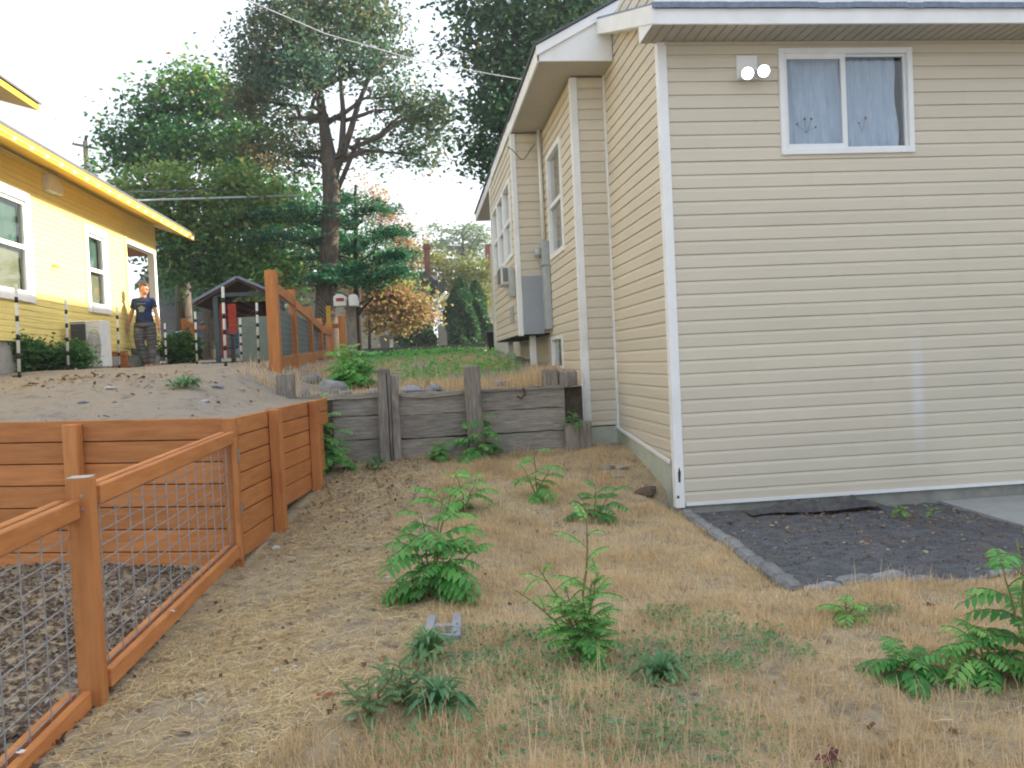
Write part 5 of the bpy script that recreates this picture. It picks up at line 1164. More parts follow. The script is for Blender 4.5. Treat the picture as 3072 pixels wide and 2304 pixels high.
# clover and ground weeds in patches of the lawn
pat = [(1050,1390,.16),(1120,1440,.14),(1250,1500,.2),(1400,1410,.15),(1460,1440,.16),(1380,1560,.2),(1500,1350,.12),(1600,1380,.12),(1680,1410,.10),(1080,1560,.14),(1250,1590,.16),(1330,1620,.15),(990,1640,.12),(1560,1600,.16),(1480,1590,.14),(1100,1500,.16),(1180,1380,.08),(1490,1520,.13),(1290,1480,.15),(1900,1330,.06),(880,1620,.10),(1040,1440,.12),(1430,1330,.08),(1550,1440,.10),(1460,1640,.12)]
xs_, ys_2, vs_ = [], [], []
for (u, v_, r) in pat:
    c = onlow(u, v_); k = int((2300 if v_ < 1480 else 1100)*r); a = rng.random(k)*6.28; q = r*(.3+rng.random(k)**.8*1.3); xs_.append(c.x+q*np.cos(a)*1.25); ys_2.append(c.y+q*np.sin(a)*.9); vs_.append(rng.random()*.4+rng.random(k)*.6)
x, y, V = np.concatenate(xs_), np.concatenate(ys_2), np.concatenate(vs_); n = len(x)
C = np.stack([x, y, g_low(x,y)+.008+.045*rng.random(n)], 1)
o = leaves_mesh('ground_weeds', C, .010+.020*rng.random(n)**1.5, V, S_green, None, aspect=.8, up=1.2, rng=rng); tag(o, 'low clover and creeping weeds threaded through the dry lawn', None, None, 'stuff')
# terrace: grass near the timber wall, dry tufts, green weeds
N = 26000; x = rng.uniform(-2.2, 2.0, N); y = 9.95+ 6*rng.random(N)**1.4
keep = (rng.random(N) < .15+.9*sm((vnoise(x,y,1.7,51)-.4)/.25)*sm((x+2.0)/.8)) & ~((x > XC-.1) & (y > YC)) & (x < XB-.05); x, y = x[keep], y[keep]; n = len(x)
H = (.04+.10*rng.random(n))*(1+.8*sm((vnoise(x,y,2.1,52)-.55)/.2)); H[(x > .2) & (x < .5) & (y < 10.6)] *= 1.6; H[(x > 1.0) & (y < 11)] *= 1.5
blades('terrace_dry_grass', x, y, g_up(x,y)-.004, H, .004+.003*rng.random(n), .2+.7*rng.random(n), np.clip(.5+.5*rng.random(n), 0, 1), S_grass, 'tan dry grass on the terrace above the timbers')
N = 5200; x = rng.uniform(-1.4, 2.0, N); y = 10.9+7.5*rng.random(N)**1.2
keep = (rng.random(N) < sm((vnoise(x,y,1.1,61)-.40)/.18)) & ~((x > XC-.05) & (y > YC+.1)); x, y = x[keep], y[keep]; n = len(x)
C = np.stack([x, y, g_up(x,y)+.03+.20*rng.random(n)**1.3], 1)
o = leaves_mesh('terrace_weeds', C, .05+.06*rng.random(n), np.clip(vnoise(x,y,1.5,62)*.6+.4*rng.random(n), 0, 1), L_loc, None, aspect=.35, up=.8, rng=rng); tag(o, 'bright green weeds spreading over the terrace behind the timbers', None, None, 'stuff')
N = 1500; x = rng.uniform(-1.8, 1.6, N); y = 21+7*rng.random(N); C = np.stack([x, y, g_up(x,y)+.02+.10*rng.random(N)], 1)
o = leaves_mesh('far_weeds', C, .14, rng.random(N), L_shrub, None, aspect=.4, up=.8, rng=rng); tag(o, 'strip of green weeds before the street', None, None, 'stuff')
# bare dirt terrace: debris patch and crumbs
N = 5200; x = rng.uniform(-7.5, -1.6, N); y = rng.uniform(6.6, 17, N)
d_ = np.exp(-(((x+3.5)/1.2)**2+((y-9.0)/.55)**2)); keep = (rng.random(N) < .04+1.0*d_) & (x < WALLX(np.minimum(y,9.8))-.1) & (y > 6.6+.18*(CX-x)); x, y = x[keep], y[keep]; n = len(x)
flat_bits('terrace_litter', x, y, g_up(x,y)+.004, .02+.05*rng.random(n), .008+.03*rng.random(n), .35, np.clip(rng.random(n), 0, 1), S_leaf, 'dead leaves and crumbs on the bare dirt terrace')
N = 2600; x = rng.uniform(-7.5, -1.6, N); y = rng.uniform(6.6, 16, N); d_ = np.exp(-(((x+3.3)/1.2)**2+((y-9.0)/.6)**2)); keep = (rng.random(N) < .14+d_) & (x < WALLX(np.minimum(y,9.8))-.1) & (y > 6.6+.18*(CX-x)); x, y = x[keep], y[keep]
pebbles('terrace_pebbles', x, y, g_up(x,y), .005+.02*rng.random(len(x))**3, 'pebbles on the bare dirt terrace', S_peb)
# ------------------------------------------------------------------ single stones
def rock(name, label, c, r, seed, cat='rock', group=None, m='stone', flat=.7):
    random.seed(seed); mb = MB(); c = Vector(c); n = 9; seg = 12; vs = []
    ax = [Vector((random.gauss(0,1), random.gauss(0,1), random.gauss(0,1))).normalized() for _ in range(9)]; cut = [random.uniform(.55,.9) for _ in ax]
    for i in range(n+1):
        t_ = math.pi*i/n
        for k in range(seg):
            a = 2*math.pi*k/seg; p = Vector((math.sin(t_)*math.cos(a), math.sin(t_)*math.sin(a), math.cos(t_)))
            s = 1.
            for q, cu in zip(ax, cut):
                d = p.dot(q)
                if d > cu: s = min(s, cu/d)
            p *= s*(1+random.uniform(-.03,.03) if 0 < i < n else 1); vs.append(c + Vector((p.x*r[0], p.y*r[1], p.z*r[2]*flat + r[2]*flat*.45)))
    fs = [(i*seg+k, (i+1)*seg+k, (i+1)*seg+(k+1)%seg, i*seg+(k+1)%seg) for i in range(n) for k in range(seg)]
    mb.add(vs, fs); o = mb.build(name, M[m], None, False, origin=c); return tag(o, label, cat, group)
def tz(x, y, Y): p = at(x, y, Y=Y); return (p[0], Y, float(g_up(p[0], Y)))
rock('boulder', 'largest rounded grey boulder on the terrace left of the sumac bush', tz(717,825,10.25), (.17,.14,.22), 1)
rock('boulder', 'small blue grey rock just right of the cut timber post top', tz(658,828,10.15), (.07,.06,.10), 2)
rock('boulder', 'flat pale rock in the dry grass below the big boulder', tz(745,838,10.05), (.09,.06,.07), 3)
rock('boulder', 'pale rock touching the left timber post on its left', tz(803,832,10.08), (.09,.07,.09), 4)
rock('boulder', 'grey rock in the dry grass behind the orange fence foot', tz(672,800,11.4), (.14,.1,.14), 5)
rock('boulder', 'wide flat pale stone right of the left timber post', tz(893,832,10.1), (.17,.10,.14), 6)
rock('boulder', 'second flat pale stone nearer the middle timber post', tz(935,833,10.12), (.14,.09,.12), 7)
rock('boulder', 'thin flat stone between the middle post and the house', tz(1085,826,10.3), (.14,.08,.07), 8)
rock('boulder', 'small blue grey stone below the big boulder on the wall edge', tz(690,840,10.0), (.06,.04,.05), 9)
for i, (x, y, r, lab) in enumerate(((1312,1012,.12,'flat grey stone in the dry grass by the painted foundation'), (1345,1012,.09,'smaller flat stone touching the foundation'), (1335,1030,.08,'flat pale stone just below the other two foundation stones'), (1303,985,.05,'small dark upright stone near the foundation'))):
    b = onlow(x, y); rock('flat_stone', lab, (b.x, b.y, b.z), (r, r*.7, r*.35), 20+i)
for i, (x, y, r, lab) in enumerate(((778,1063,.030,'single white stone on the dirt below the orange wall'), (432,1513,.022,'small white pebble on the straw at bottom left'), (868,1068,.0,''), (598,1450,.022,'pale pebble in the straw right of the low fence'), (760,1555,.022,'pale blue grey pebble left of the feathery weeds'), (838,1250,.03,'whitish scrap of stone left of the leafy sapling'), (595,1187,.05,'flat grey stone at the foot of the orange wall'), (1380,1345,.0,''))):
    if r: b = onlow(x, y); rock('pebble_stone', lab, (b.x, b.y, b.z), (r, r*.8, r*.6), 40+i, m='palestone')
for i, (x, y, r, lab) in enumerate(((470,838,.07,'blue grey stone in the debris patch on the dirt terrace'), (238,842,.07,'whitish flat stone at the back of the debris patch'), (445,868,.045,'round white stone at the front of the debris patch'), (180,870,.05,'grey stone at the left end of the debris patch'), (525,842,.03,'small white stone at the right end of the debris patch'))):
    p = at(x, y, Y=9.1); Yq = 9.1
    for _ in range(30):
        p = at(x, y, Y=Yq); Yq = min(14, max(7, Yq+(p[2]-float(g_up(p[0],Yq)))*2))
    rock('loose_stone', lab, (p[0], Yq, float(g_up(p[0],Yq))), (r, r*.7, r*.6), 60+i, m='palestone' if 'whit' in lab else 'stone')
# big dark clod by the foundation
b = onlow(1395, 1062); rock('root_mound', 'dark brown mound of roots and old grass by the foundation', (b.x, b.y, b.z-.03), (.17,.13,.11), 71, cat='mound', m='mound')
# crumpled weed fabric along the wall
nx, ny = 90, 12; U, W2 = np.meshgrid(np.linspace(0,1,nx), np.linspace(0,1,ny)); fx_ = 3.05+1.35*U; hgt = (.035+.055*sm((vnoise(U*8, U*0+3, 1., 81)-.3)/.5))*np.sin(math.pi*W2)*np.minimum(1, 8*np.minimum(U,1-U)+.1)
fy_ = 7.60+.22*W2+.05*np.sin(U*9)+.02*vnoise(U*20, W2*4, 1., 83); fz_ = -.118+hgt*(1+.5*(vnoise(U*30, W2*5, 1., 82)-.5))
i = np.arange((ny-1)*nx).reshape(ny-1,nx)[:,:-1].ravel(); o = link('weed_fabric', np.stack([fx_,fy_,fz_],-1).reshape(-1,3), np.stack([i,i+1,i+nx+1,i+nx],1), RNG.random(len(i)), M['fabric'], None, True, (3.7,7.7,-.12)); tag(o, 'crumpled ridge of dark weed fabric along the foot of the front wall', 'weed fabric')
# edging stones
run = []
e0, e1, e2 = onlow(1474, 1094), onlow(1722, 1276), onlow(2060, 1256)
print('edge', e0, e1, e2)
for e_ in (e0, e1, e2): e_.z = 0
p = e0.copy(); k = 0
def stone_block(c, ang, L, w_, h, seed, label):
    random.seed(seed); mb = MB(); R = Matrix.Rotation(ang+random.uniform(-.04,.04), 3, 'Z') @ Matrix.Rotation(random.uniform(-.05,.05), 3, 'Y')
    n = 7; vs = []
    for i in range(n):
        x_ = (i/(n-1)-.5)*L; e = 1 if 0 < i < n-1 else .82
        for (a, b_) in ((-1,-1),(-1,.55),(-.62,1),(.62,1),(1,.55),(1,-1)):
            vs.append(Vector(c) + R @ Vector((x_, a*w_/2*e*random.uniform(.9,1.08), b_*h/2*e*random.uniform(.92,1.06))))
    fs = [(i*6+q, (i+1)*6+q, (i+1)*6+(q+1)%6, i*6+(q+1)%6) for i in range(n-1) for q in range(6)] + [(5,4,3,2,1,0), tuple((n-1)*6+q for q in range(6))]
    mb.add(vs, fs); o = mb.build('edging_stone', M['edging'], None, False, origin=c); return tag(o, label, 'edging stone', 'edging stones round the gravel bed')
L1 = (e1-e0).length; n1 = 11
for i in range(n1):
    c = e0.lerp(e1, (i+.5)/n1); c = Vector((c.x+random.uniform(-.012,.012), c.y, float(g_low(c.x-.1, c.y))+.005-.006*(i%3)))
    lab = 'first grey edging stone, touching the white corner trim' if i == 0 else ('grey edging stone at the bend of the bed' if i == n1-1 else 'grey edging stone in the long run between the dry lawn and the gravel bed')
    stone_block(c, math.atan2(e1.y-e0.y, e1.x-e0.x), L1/n1-.012, .115, .11, 100+i, lab)
L2 = min(2.4, (e2-e1).length*1.6); n2 = 8
for i in range(n2):
    c = e1.lerp(e2, (i+.5)/n2*L2/(e2-e1).length) + Vector((.05,.02,0)); c.z = float(g_low(c.x, c.y-.25))-.036-.006*(i%2)
    stone_block(c, math.atan2(e2.y-e1.y, e2.x-e1.x), L2/n2-.014, .11, .10, 130+i, 'half buried edging stone in the run parallel to the house front')
# cinder block
b = onlow(958, 1362); cb = MB(); R = Matrix.Rotation(-.06, 3, 'Z')
def cbx(x0, x1, y0, y1, z0, z1): cb.bbox(Vector(b)+R @ Vector(((x0+x1)/2, (y0+y1)/2, (z0+z1)/2)), R, (x1-x0, y1-y0, z1-z0), .004, .5)
for (a0, a1, c0, c1) in ((-.095,-.045,-.19,.19),(.045,.095,-.19,.19)): cbx(a0, a1, c0, c1, -.10, .034)
for (c0, c1) in ((-.19,-.14),(-.02,.03)): cbx(-.045,.045,c0,c1,-.10,.033)
tag(cb.build('cinder_block', M['cmu'], None, False, origin=b), 'blue grey cinder block sunk in the dry lawn with its cores open', 'cinder block')
# fallen leaves that can be told apart, white scraps on the fence rail
def fallen(name, label, c, s, m, seed, cat='leaf', lift=.02):
    rg = random.Random(seed); mb = MB(); a0 = rg.random()*6; c = Vector(c); n = 11; vs = [c+Vector((0,0,lift))]
    for k in range(n):
        a = a0+2*math.pi*k/n; rr = s*(1 if k%2 == 0 else .55)*rg.uniform(.8,1.15); vs.append(c + Vector((math.cos(a)*rr, math.sin(a)*rr*.8, lift+rg.uniform(-.3,.6)*s*.5)))
    mb.add(vs, [(0, 1+k, 1+(k+1)%n) for k in range(n)]); o = mb.build(name, m, None, False, origin=c); return tag(o, label, cat)
for (x, y, s, m, lab) in ((706,1508,.045,'redleaf','reddish maple leaf lying on the straw right of the low fence'), (1790,1650,.06,'maroonleaf','crumpled maroon leaf at the bottom edge of the photo'), (2012,1316,.045,'maroonleaf','curled dark brown leaf in the dry lawn at right'), (1765,1325,.03,'tanleaf','pinkish tan leaf below the edging bend'), (1935,1610,.03,'tanleaf','tan leaf in the dry lawn near the lower right corner'),
        (500,1555,.04,'tanleaf','pale curled leaf on the straw at lower left'), (1320,1085,.0,'',''), (1578,1133,.035,'maroonleaf','dark leaf in the dry lawn left of the edging')):
    if s: b = onlow(x, y); fallen('fallen_leaf', lab, b, s, M[m], int(x))
def onrail(t, z): return Vector((FPx+.033, FPy, 0)).lerp(Vector((CX+.033, CY, 0)), t) + Vector((0,0,z))
fallen('white_scrap', 'white scrap resting on the lower rail halfway along the mesh fence', (at(376,1305,Y=4.75)[0]+.0, 4.75, zb1A+(zb1B-zb1A)*.33+.0), .022, M['paper'], 5, 'scrap', .012)
fallen('white_scrap', 'white scrap on the lower rail in the bottom left corner', (FPx-.02, 3.28, bN-.01), .022, M['paper'], 6, 'scrap', .012)
# dry roots by the plank wall end
dr = MB(); 
c0 = onlow(640, 1040)
def tw(pts, r): dr.tube([Vector(onlow(x, y)) + Vector((0,0,h)) for x, y, h in pts], r, 5)
tw([(628,1030,.10),(660,1020,.16),(690,1030,.14),(706,1050,.06),(716,1075,.02),(690,1100,.01)], [.008,.009,.008,.007,.006,.004])
tw([(640,1022,.05),(668,1030,.10),(690,1045,.10),(700,1060,.04)], [.012,.013,.010,.006])
tw([(655,1025,.10),(672,1045,.08),(676,1065,.02)], [.009,.008,.005])
tag(dr.build('dry_root', M['drift'], None, True, origin=c0), 'tangle of dry curved roots beside the last plank wall post', 'root')
dr = MB(); a, b = onlow(738, 1035), onlow(800, 968); b = b+Vector((0,0,.10)); dr.tube([a+Vector((0,0,.02)), a.lerp(b,.5)+Vector((0,0,.06)), b], [.009,.008,.003], 5)
tag(dr.build('dry_stick', M['drift'], None, True, origin=a), 'pale dry stick leaning from the dirt toward the left timber post', 'stick')
# ================================================================== FAR PLACES
def at_(x, y, Y): return Vector(at(x, y, Y=Y))
# playhouse shelter with blue roof
Yp = 17.6; ph = thing('play_shelter', (-3.5, Yp, 1.65), 'blue roofed wooden play shelter with red panels behind the striped stakes', 'play shelter')
pk = Vector(P(711, 834, Y=Yp)); el_ = Vector(P(577, 909, Y=Yp)); er_ = Vector((2*pk.x-el_.x+.1, Yp, el_.z)); D_ = 1.7
def slab(a, b, t, d, m, nm):
    mb = MB(); a = Vector(a); b = Vector(b); n = Vector((-(b-a).z, 0, (b-a).x)).normalized()*t; mb.prism([a, b, b+n, a+n], (0,d,0)); return mb.build(nm, M[m], ph)
slab(el_, pk, .05, D_, 'bluemetal', 'roof'); slab(pk, er_, .05, D_, 'bluemetal', 'roof')
slab(el_+Vector((.05,.02,-.06)), pk+Vector((0,.02,-.06)), .05, D_-.04, 'darkred', 'roof_underside'); slab(pk+Vector((0,.02,-.06)), er_+Vector((-.05,.02,-.06)), .05, D_-.04, 'darkred', 'roof_underside')
g0 = 1.66
for (x, y) in ((el_.x+.42, Yp+.15), (er_.x-.42, Yp+.15), (el_.x+.42, Yp+D_-.15), (er_.x-.42, Yp+D_-.15), (pk.x+.75, Yp+.3)):
    mb = MB(); mb.box(x-.045, x+.045, y-.045, y+.045, g0, el_.z+.22); mb.build('post', M['bluepost'], ph)
mb = MB(); mb.box(el_.x+.46, er_.x-.46, Yp+.13, Yp+.19, el_.z+.12, el_.z+.19); mb.build('tie_beam', M['bluepost'], ph)
xa, xb = float(P(656,1000,Y=Yp)[0]), float(P(674,1000,Y=Yp)[0]); zr0, zr1 = float(P(665,1072,Y=Yp)[2]), float(P(665,925,Y=Yp)[2])
mb = MB(); mb.box(xa, xb, Yp+.2, Yp+.24, zr0, zr1+.1); mb.build('red_board', M['redwood'], ph)
xa, xb = float(P(678,960,Y=Yp)[0]), float(P(703,960,Y=Yp)[0]); mb = MB(); mb.box(xa, xb, Yp+.2, Yp+.24, float(P(690,1000,Y=Yp)[2]), zr1+.1); mb.build('red_board', M['redwood'], ph)
mb = MB(); mb.box(el_.x+.3, er_.x-.3, Yp+1.4, Yp+1.44, el_.z-.45, el_.z+.1); mb.build('back_panel', M['darkred'], ph); mb = MB(); mb.box(pk.x+.5, er_.x-.4, Yp+.6, Yp+.64, el_.z-.5, el_.z+.1); mb.build('back_panel', M['darkred'], ph)
mb = MB(); mb.box(el_.x+.1, er_.x-.2, Yp+.05, Yp+1.6, g0-.1, g0+.05); mb.build('platform', M['bluepost'], ph)
mb = MB(); mb.ell((pk.x-.05, Yp+.45, g0+.22), (.17,.13,.13), 12, 8); tag(mb.build('blue_sack', M['sack'] if 'sack' in M else M['metergrey'], None, True, origin=(pk.x-.05,Yp+.45,g0+.05)), 'pale blue sack on the floor of the blue roofed shelter', 'sack')
mb = MB(); mb.box(float(P(715,1000,Y=16.6)[0]), float(P(822,1000,Y=16.6)[0]), 16.6, 16.62, 1.62, float(P(760,950,Y=16.6)[2])); sc_ = mb.build('privacy_screen', M['mesh'], None, origin=(-3,16.6,1.6)); tag(sc_, 'grey green screen panel right of the play shelter', 'screen')
mb = MB(); mb.box(-1.96, -1.94, 11.4, 17.4, 1.7, 2.33); tag(mb.build('screen_cloth', M['mesh'], None, origin=(-1.95,14,1.7)), 'grey green screening behind the tall orange fence', 'screen')
# orange gate posts near the car
gt = thing('garden_gate', (-4.9, 18.6, 1.7), 'short orange wood gate between the garden bush and the play shelter', 'gate')
gx0, gx1 = float(P(545,1000,Y=18.6)[0]), float(P(582,1000,Y=18.6)[0]); gz1 = float(P(560,955,Y=18.6)[2]); gx2 = float(P(618,1000,Y=18.6)[0])
for x in (gx0, gx1-.09):
    mb = MB(); mb.box(x, x+.09, 18.6, 18.68, 1.65, gz1-(.0 if x == gx0 else .12), bev=.004); mb.build('post', M['cedar_v'], gt)
mb = MB(); mb.beam((gx0+.05, 18.59, gz1-.05), (gx1, 18.59, gz1-.17), .04, .09); mb.build('rail', M['cedar'], gt); mb = MB(); mb.beam((gx1, 18.59, gz1-.2), (gx2, 18.59, gz1-.2), .04, .07); mb.build('rail', M['cedar'], gt)
mb = MB(); mb.box(gx0+.22, gx1-.09, 18.61, 18.65, 1.7, gz1-.25); mb.build('board', M['cedar'], gt)
# striped electric net stakes
nf = thing('net_fence', (-4, 12, 1.6), 'thin net fence on black and white striped stakes across the dirt terrace', 'fence')
stk = []
for (x, yt, yb, Yq) in ((47,852,1125,10.0),(197,900,1116,12.6),(350,920,1060,14.8),(494,970,1098,16.8),(585,935,1086,16.2),(668,860,1112,11.2),(720,955,1098,15.0),(770,908,1104,13.2)):
    b_ = Vector(P(x+(yb-yt)*.04, yb, Y=Yq)); z0 = float(g_up(b_.x, Yq)); t_ = Vector(P(x, yt, Y=Yq)); b_.z = z0; stk.append((b_, t_))
for si, (b_, t_) in enumerate(stk):
    n = 10; wv = MB(); wv.tube([b_, t_], .019, 8); so = wv.build('stake', M['stakewhite'], nf, True)
    for i in range(0, n, 2):
        bk = MB(); bk.tube([b_.lerp(t_, i/n), b_.lerp(t_, (i+.62)/n)], .0205, 8); bk.build('band', M['black'], so, True)
order = [0,1,2,3,4,6,7,5]
mb = MB()
for a, b in zip(order, order[1:]):
    for k in range(11):
        f = .03+.09*k; p, q = stk[a][0].lerp(stk[a][1], f), stk[b][0].lerp(stk[b][1], f); mb.tube([p, p.lerp(q,.5)-Vector((0,0,.02)), q], .0022, 3)
mb.build('net', M['wire'], nf)
# wires
def cable(name, label, pts, r, m='wire', sag=.0):
    mb = MB(); P_ = [Vector(at(x, y, Y=Y)) for x, y, Y in pts]; out = []
    for i in range(len(P_)-1):
        for t_ in np.linspace(0, 1, 10)[:-1 if i < len(P_)-2 else None]: out.append(P_[i].lerp(P_[i+1], t_) - Vector((0,0,sag*4*t_*(1-t_))))
    mb.tube(out, r, 6); return tag(mb.build(name, M[m], None, True, origin=P_[0]), label, 'cable')
cable('service_cable', 'overhead service cable crossing the big tree to the beige eave', [(400,-60,9),(545,5,10.5),(700,72,12),(900,130,14.5),(1060,160,17),(1132,172,18.5)], .010, 'wiregrey')
cable('utility_cable', 'thick pale overhead cable running out from behind the yellow eave', [(150,440,22),(300,433,23),(420,429,24),(650,422,25)], .028, 'wirelight')
cable('utility_cable', 'thinner dark overhead cable just above the thick pale one', [(150,416,22),(260,415,23),(400,413,24),(530,410,25)], .018, 'wiregrey')
cable('thin_cable', 'thin low cable behind the tip of the yellow eave', [(250,495,24),(400,500,25),(560,507,26),(700,510,27)], .010, 'wirelight')
# utility pole
up_ = thing('utility_pole', tuple(at_(192, 700, 58)), 'distant brown utility pole with a crossarm and a grey transformer', 'utility pole')
pt_ = at_(184, 305, 58); mb = MB(); mb.tube([(pt_.x, 58, 2), (pt_.x, 58, pt_.z)], [.22,.15], 10); mb.build('pole', M['bark'], up_, True)
mb = MB(); mb.beam((pt_.x-.8, 58, pt_.z-.15), (pt_.x+.9, 58, pt_.z-.55), .12, .14); mb.build('crossarm', M['bark'], up_)
tt = at_(207, 372, 57.6); mb = MB(); mb.tube([(tt.x, 57.6, tt.z-.75), (tt.x, 57.6, tt.z+.6)], .36, 16); mb.build('transformer', M['metergrey'], up_, True)
for dx in (-.7, .7):
    mb = MB(); mb.tube([(pt_.x+dx, 58, pt_.z-.1), (pt_.x+dx, 58, pt_.z+.2)], [.07,.04], 8); mb.build('insulator', M['metergrey'], up_)
# blue car
car = thing('parked_car', (-8.2, 27, 1.95), 'blue car parked behind the garden gate, mostly hidden by plants', 'car')
cz = 1.95; cY = 27.
c0 = float(at(345, 700, Y=cY)[0]); cl = 4.5
prof = [(0,.35),(0,.75),(.12,.85),(.95,.98),(1.55,1.42),(2.2,1.50),(3.3,1.46),(4.0,1.08),(4.42,1.0),(4.5,.7),(4.5,.35)]
mb = MB(); y0, y1 = cY, cY+1.75
sec = []
for (dy, sx, sz) in ((0,.97,.96),(.10,1,1),(1.65,1,1),(1.75,.97,.96)):
    for (x, z) in prof: 
        inset = .16 if z > 1.0 else 0; yy = cY+dy + (inset if dy < .9 else -inset); sec.append((c0+2.25+(x-2.25)*sx, yy, cz+z*sz))
n = len(prof); mb.add(sec, [(j*n+i, j*n+i+1, (j+1)*n+i+1, (j+1)*n+i) for j in range(3) for i in range(n-1)] + [tuple(range(n))[::-1], tuple(3*n+i for i in range(n))]); bd = mb.build('body', M['blue'], car, False)
mb = MB(); mb.prism([(c0+1.15, cY+.03, cz+1.03), (c0+1.62, cY+.13, cz+1.36), (c0+2.2, cY+.13, cz+1.40), (c0+2.2, cY+.03, cz+1.03)], (0,.03,0)); mb.build('window', M['glassdark'], car)
mb = MB(); mb.prism([(c0+2.28, cY+.03, cz+1.03), (c0+2.28, cY+.13, cz+1.40), (c0+3.25, cY+.13, cz+1.37), (c0+3.7, cY+.03, cz+1.05)], (0,.03,0)); mb.build('window', M['glassdark'], car)
for x in (c0+.85, c0+3.65):
    for yy in (cY-.02, cY+1.55):
        mb = MB(); mb.tube([(x, yy, cz+.32), (x, yy+.2, cz+.32)], .32, 18); wh = mb.build('wheel', M['tyre'], car); mb = MB(); mb.tube([(x, yy-.01, cz+.32), (x, yy, cz+.32)], .19, 14); mb.build('rim', M['metergrey'], wh)
for x in (c0+.02, c0+4.47):
    mb = MB(); mb.ell((x, cY+.18, cz+.72), (.05,.14,.07), 10, 6); mb.build('headlight' if x > c0+2 else 'tail_light', M['acwhite'] if x > c0+2 else M['redwood'], car)
# grey house behind the car
def house_box(name, label, x0, x1, y0, y1, z0, zw, m, roofm, ridge, axis='x', over=.4, wins=()):
    h = thing(name, ((x0+x1)/2, y0, z0), label, 'house')
    mb = MB(); mb.box(x0, x1, y0, y1, z0-.5, zw); mb.build('wall', M[m], h)
    mb = MB()
    if axis == 'y':   # gable end faces us
        xm = (x0+x1)/2; sl = (ridge-zw)/(xm-x0)
        mb.prism([(x0-over, y0-over, zw-over*sl), (xm, y0-over, ridge), (x1+over, y0-over, zw-over*sl), (x1+over, y0-over, zw-over*sl+.16), (xm, y0-over, ridge+.18), (x0-over, y0-over, zw-over*sl+.16)], (0, y1-y0+2*over, 0)); mb.build('roof', M[roofm], h)
        mb = MB(); mb.prism([(x0, y0-.0, zw), (x1, y0-.0, zw), (xm, y0-.0, ridge-.02)], (0,.1,0)); mb.build('gable', M[m], h)
    else:
        ym = (y0+y1)/2
        mb.prism([(x0-over, y0-over, zw-.05), (x0-over, y0-over, zw+.12), (x0-over, ym, ridge+.15), (x0-over, y1+over, zw+.12), (x0-over, y1+over, zw-.05), (x0-over, ym, ridge)], (x1-x0+2*over, 0, 0)); mb.build('roof', M[roofm], h)
    for (a, b, c, d) in wins:
        mb = MB(); mb.box(a, b, y0-.05, y0+.02, c, d); w = mb.build('window', M['white'], h); mb = MB(); mb.box(a+.09, b-.09, y0-.07, y0-.051, c+.09, d-.09); mb.build('pane', M['darkgrille'], w)
    return h
xa, xb = at_(330,600,34).x, at_(470,600,34).x
house_box('grey_house', 'dim grey wall of a house behind the blue car and the maples', xa-4, xb+.6, 46, 54, 2.2, 6.2, 'greywall', 'darkroof', 8.2)
# far white house with the steep dark porch gable
Yh_ = 48; x0 = at_(800, 700, Yh_).x; x1 = at_(932, 700, Yh_).x
zg_ = at_(915, 588, Yh_).z; ze_ = at_(880, 612, Yh_).z
fh = house_box('white_house', 'pale stucco house with a dark roof and tall brick chimney across the street', x0-5, x1, Yh_, Yh_+9, 2.2, at_(900,612,Yh_).z, 'plaster', 'darkroof', zg_+.3, 'x', .5)
g = [at_(880,605,Yh_-1.5), at_(918,585,Yh_-1.5), at_(963,625,Yh_-1.5)]
mb = MB(); mb.prism([g[0], g[1], g[2], g[2]+Vector((0,0,-.22)), g[1]+Vector((0,0,-.45)), g[0]+Vector((0,0,-.25))], (0,6,0)); mb.build('porch_roof', M['darkroof'], fh)
mb = MB(); pa = at_(945,640,Yh_-1); mb.box(pa.x-.07, pa.x+.07, Yh_-1.1, Yh_-.95, 2.1, pa.z+.3); mb.build('porch_post', M['white'], fh)
mb = MB(); q = at_(955,632,Yh_-1.4); mb.tube([(g[2].x, Yh_-1.5, g[2].z-.15), (pa.x+.1, Yh_-1.2, q.z-.35), (pa.x, Yh_-1.1, q.z-.5)], .08, 6); mb.build('gutter', M['white'], fh)
c0_ = at_(915, 527, Yh_+2); c1_ = at_(931, 600, Yh_+2); mb = MB(); mb.box(c0_.x, c1_.x, Yh_+2, Yh_+2.8, 4, c0_.z); mb.box(c0_.x-.06, c1_.x+.06, Yh_+1.94, Yh_+2.86, c0_.z-.25, c0_.z-.05); mb.build('chimney', M['brick'], fh)
wa, wb = at_(822,725,Yh_), at_(862,755,Yh_); mb = MB(); mb.box(wa.x, wb.x, Yh_-.3, Yh_-.02, 2.0, wa.z); w = mb.build('garage_door', M['darkgrille'], fh); mb = MB(); mb.box(wa.x+.5, wb.x-.3, Yh_-.35, Yh_-.31, 2.2, wa.z-.25); mb.build('panel', M['metergrey'], w)
ga, gb = at_(945,702,44), at_(986,756,44); sg = thing('board_gate', (ga.x, 44, 2.1), 'half tan half dark gate between the white house and the arborvitae', 'gate'); xm_ = (ga.x+gb.x)/2
mb = MB(); mb.box(ga.x, xm_, 44, 44.08, 2.1, ga.z); mb.build('tan_panel', M['plaster'], sg); mb = MB(); mb.box(xm_, gb.x, 44.02, 44.1, 2.1, ga.z); mb.build('dark_panel', M['darkgrille'], sg); mb = MB(); mb.box(gb.x-.03, gb.x+.06, 43.98, 44.1, 2.1, ga.z+.05); mb.build('gate_post', M['white'], sg)
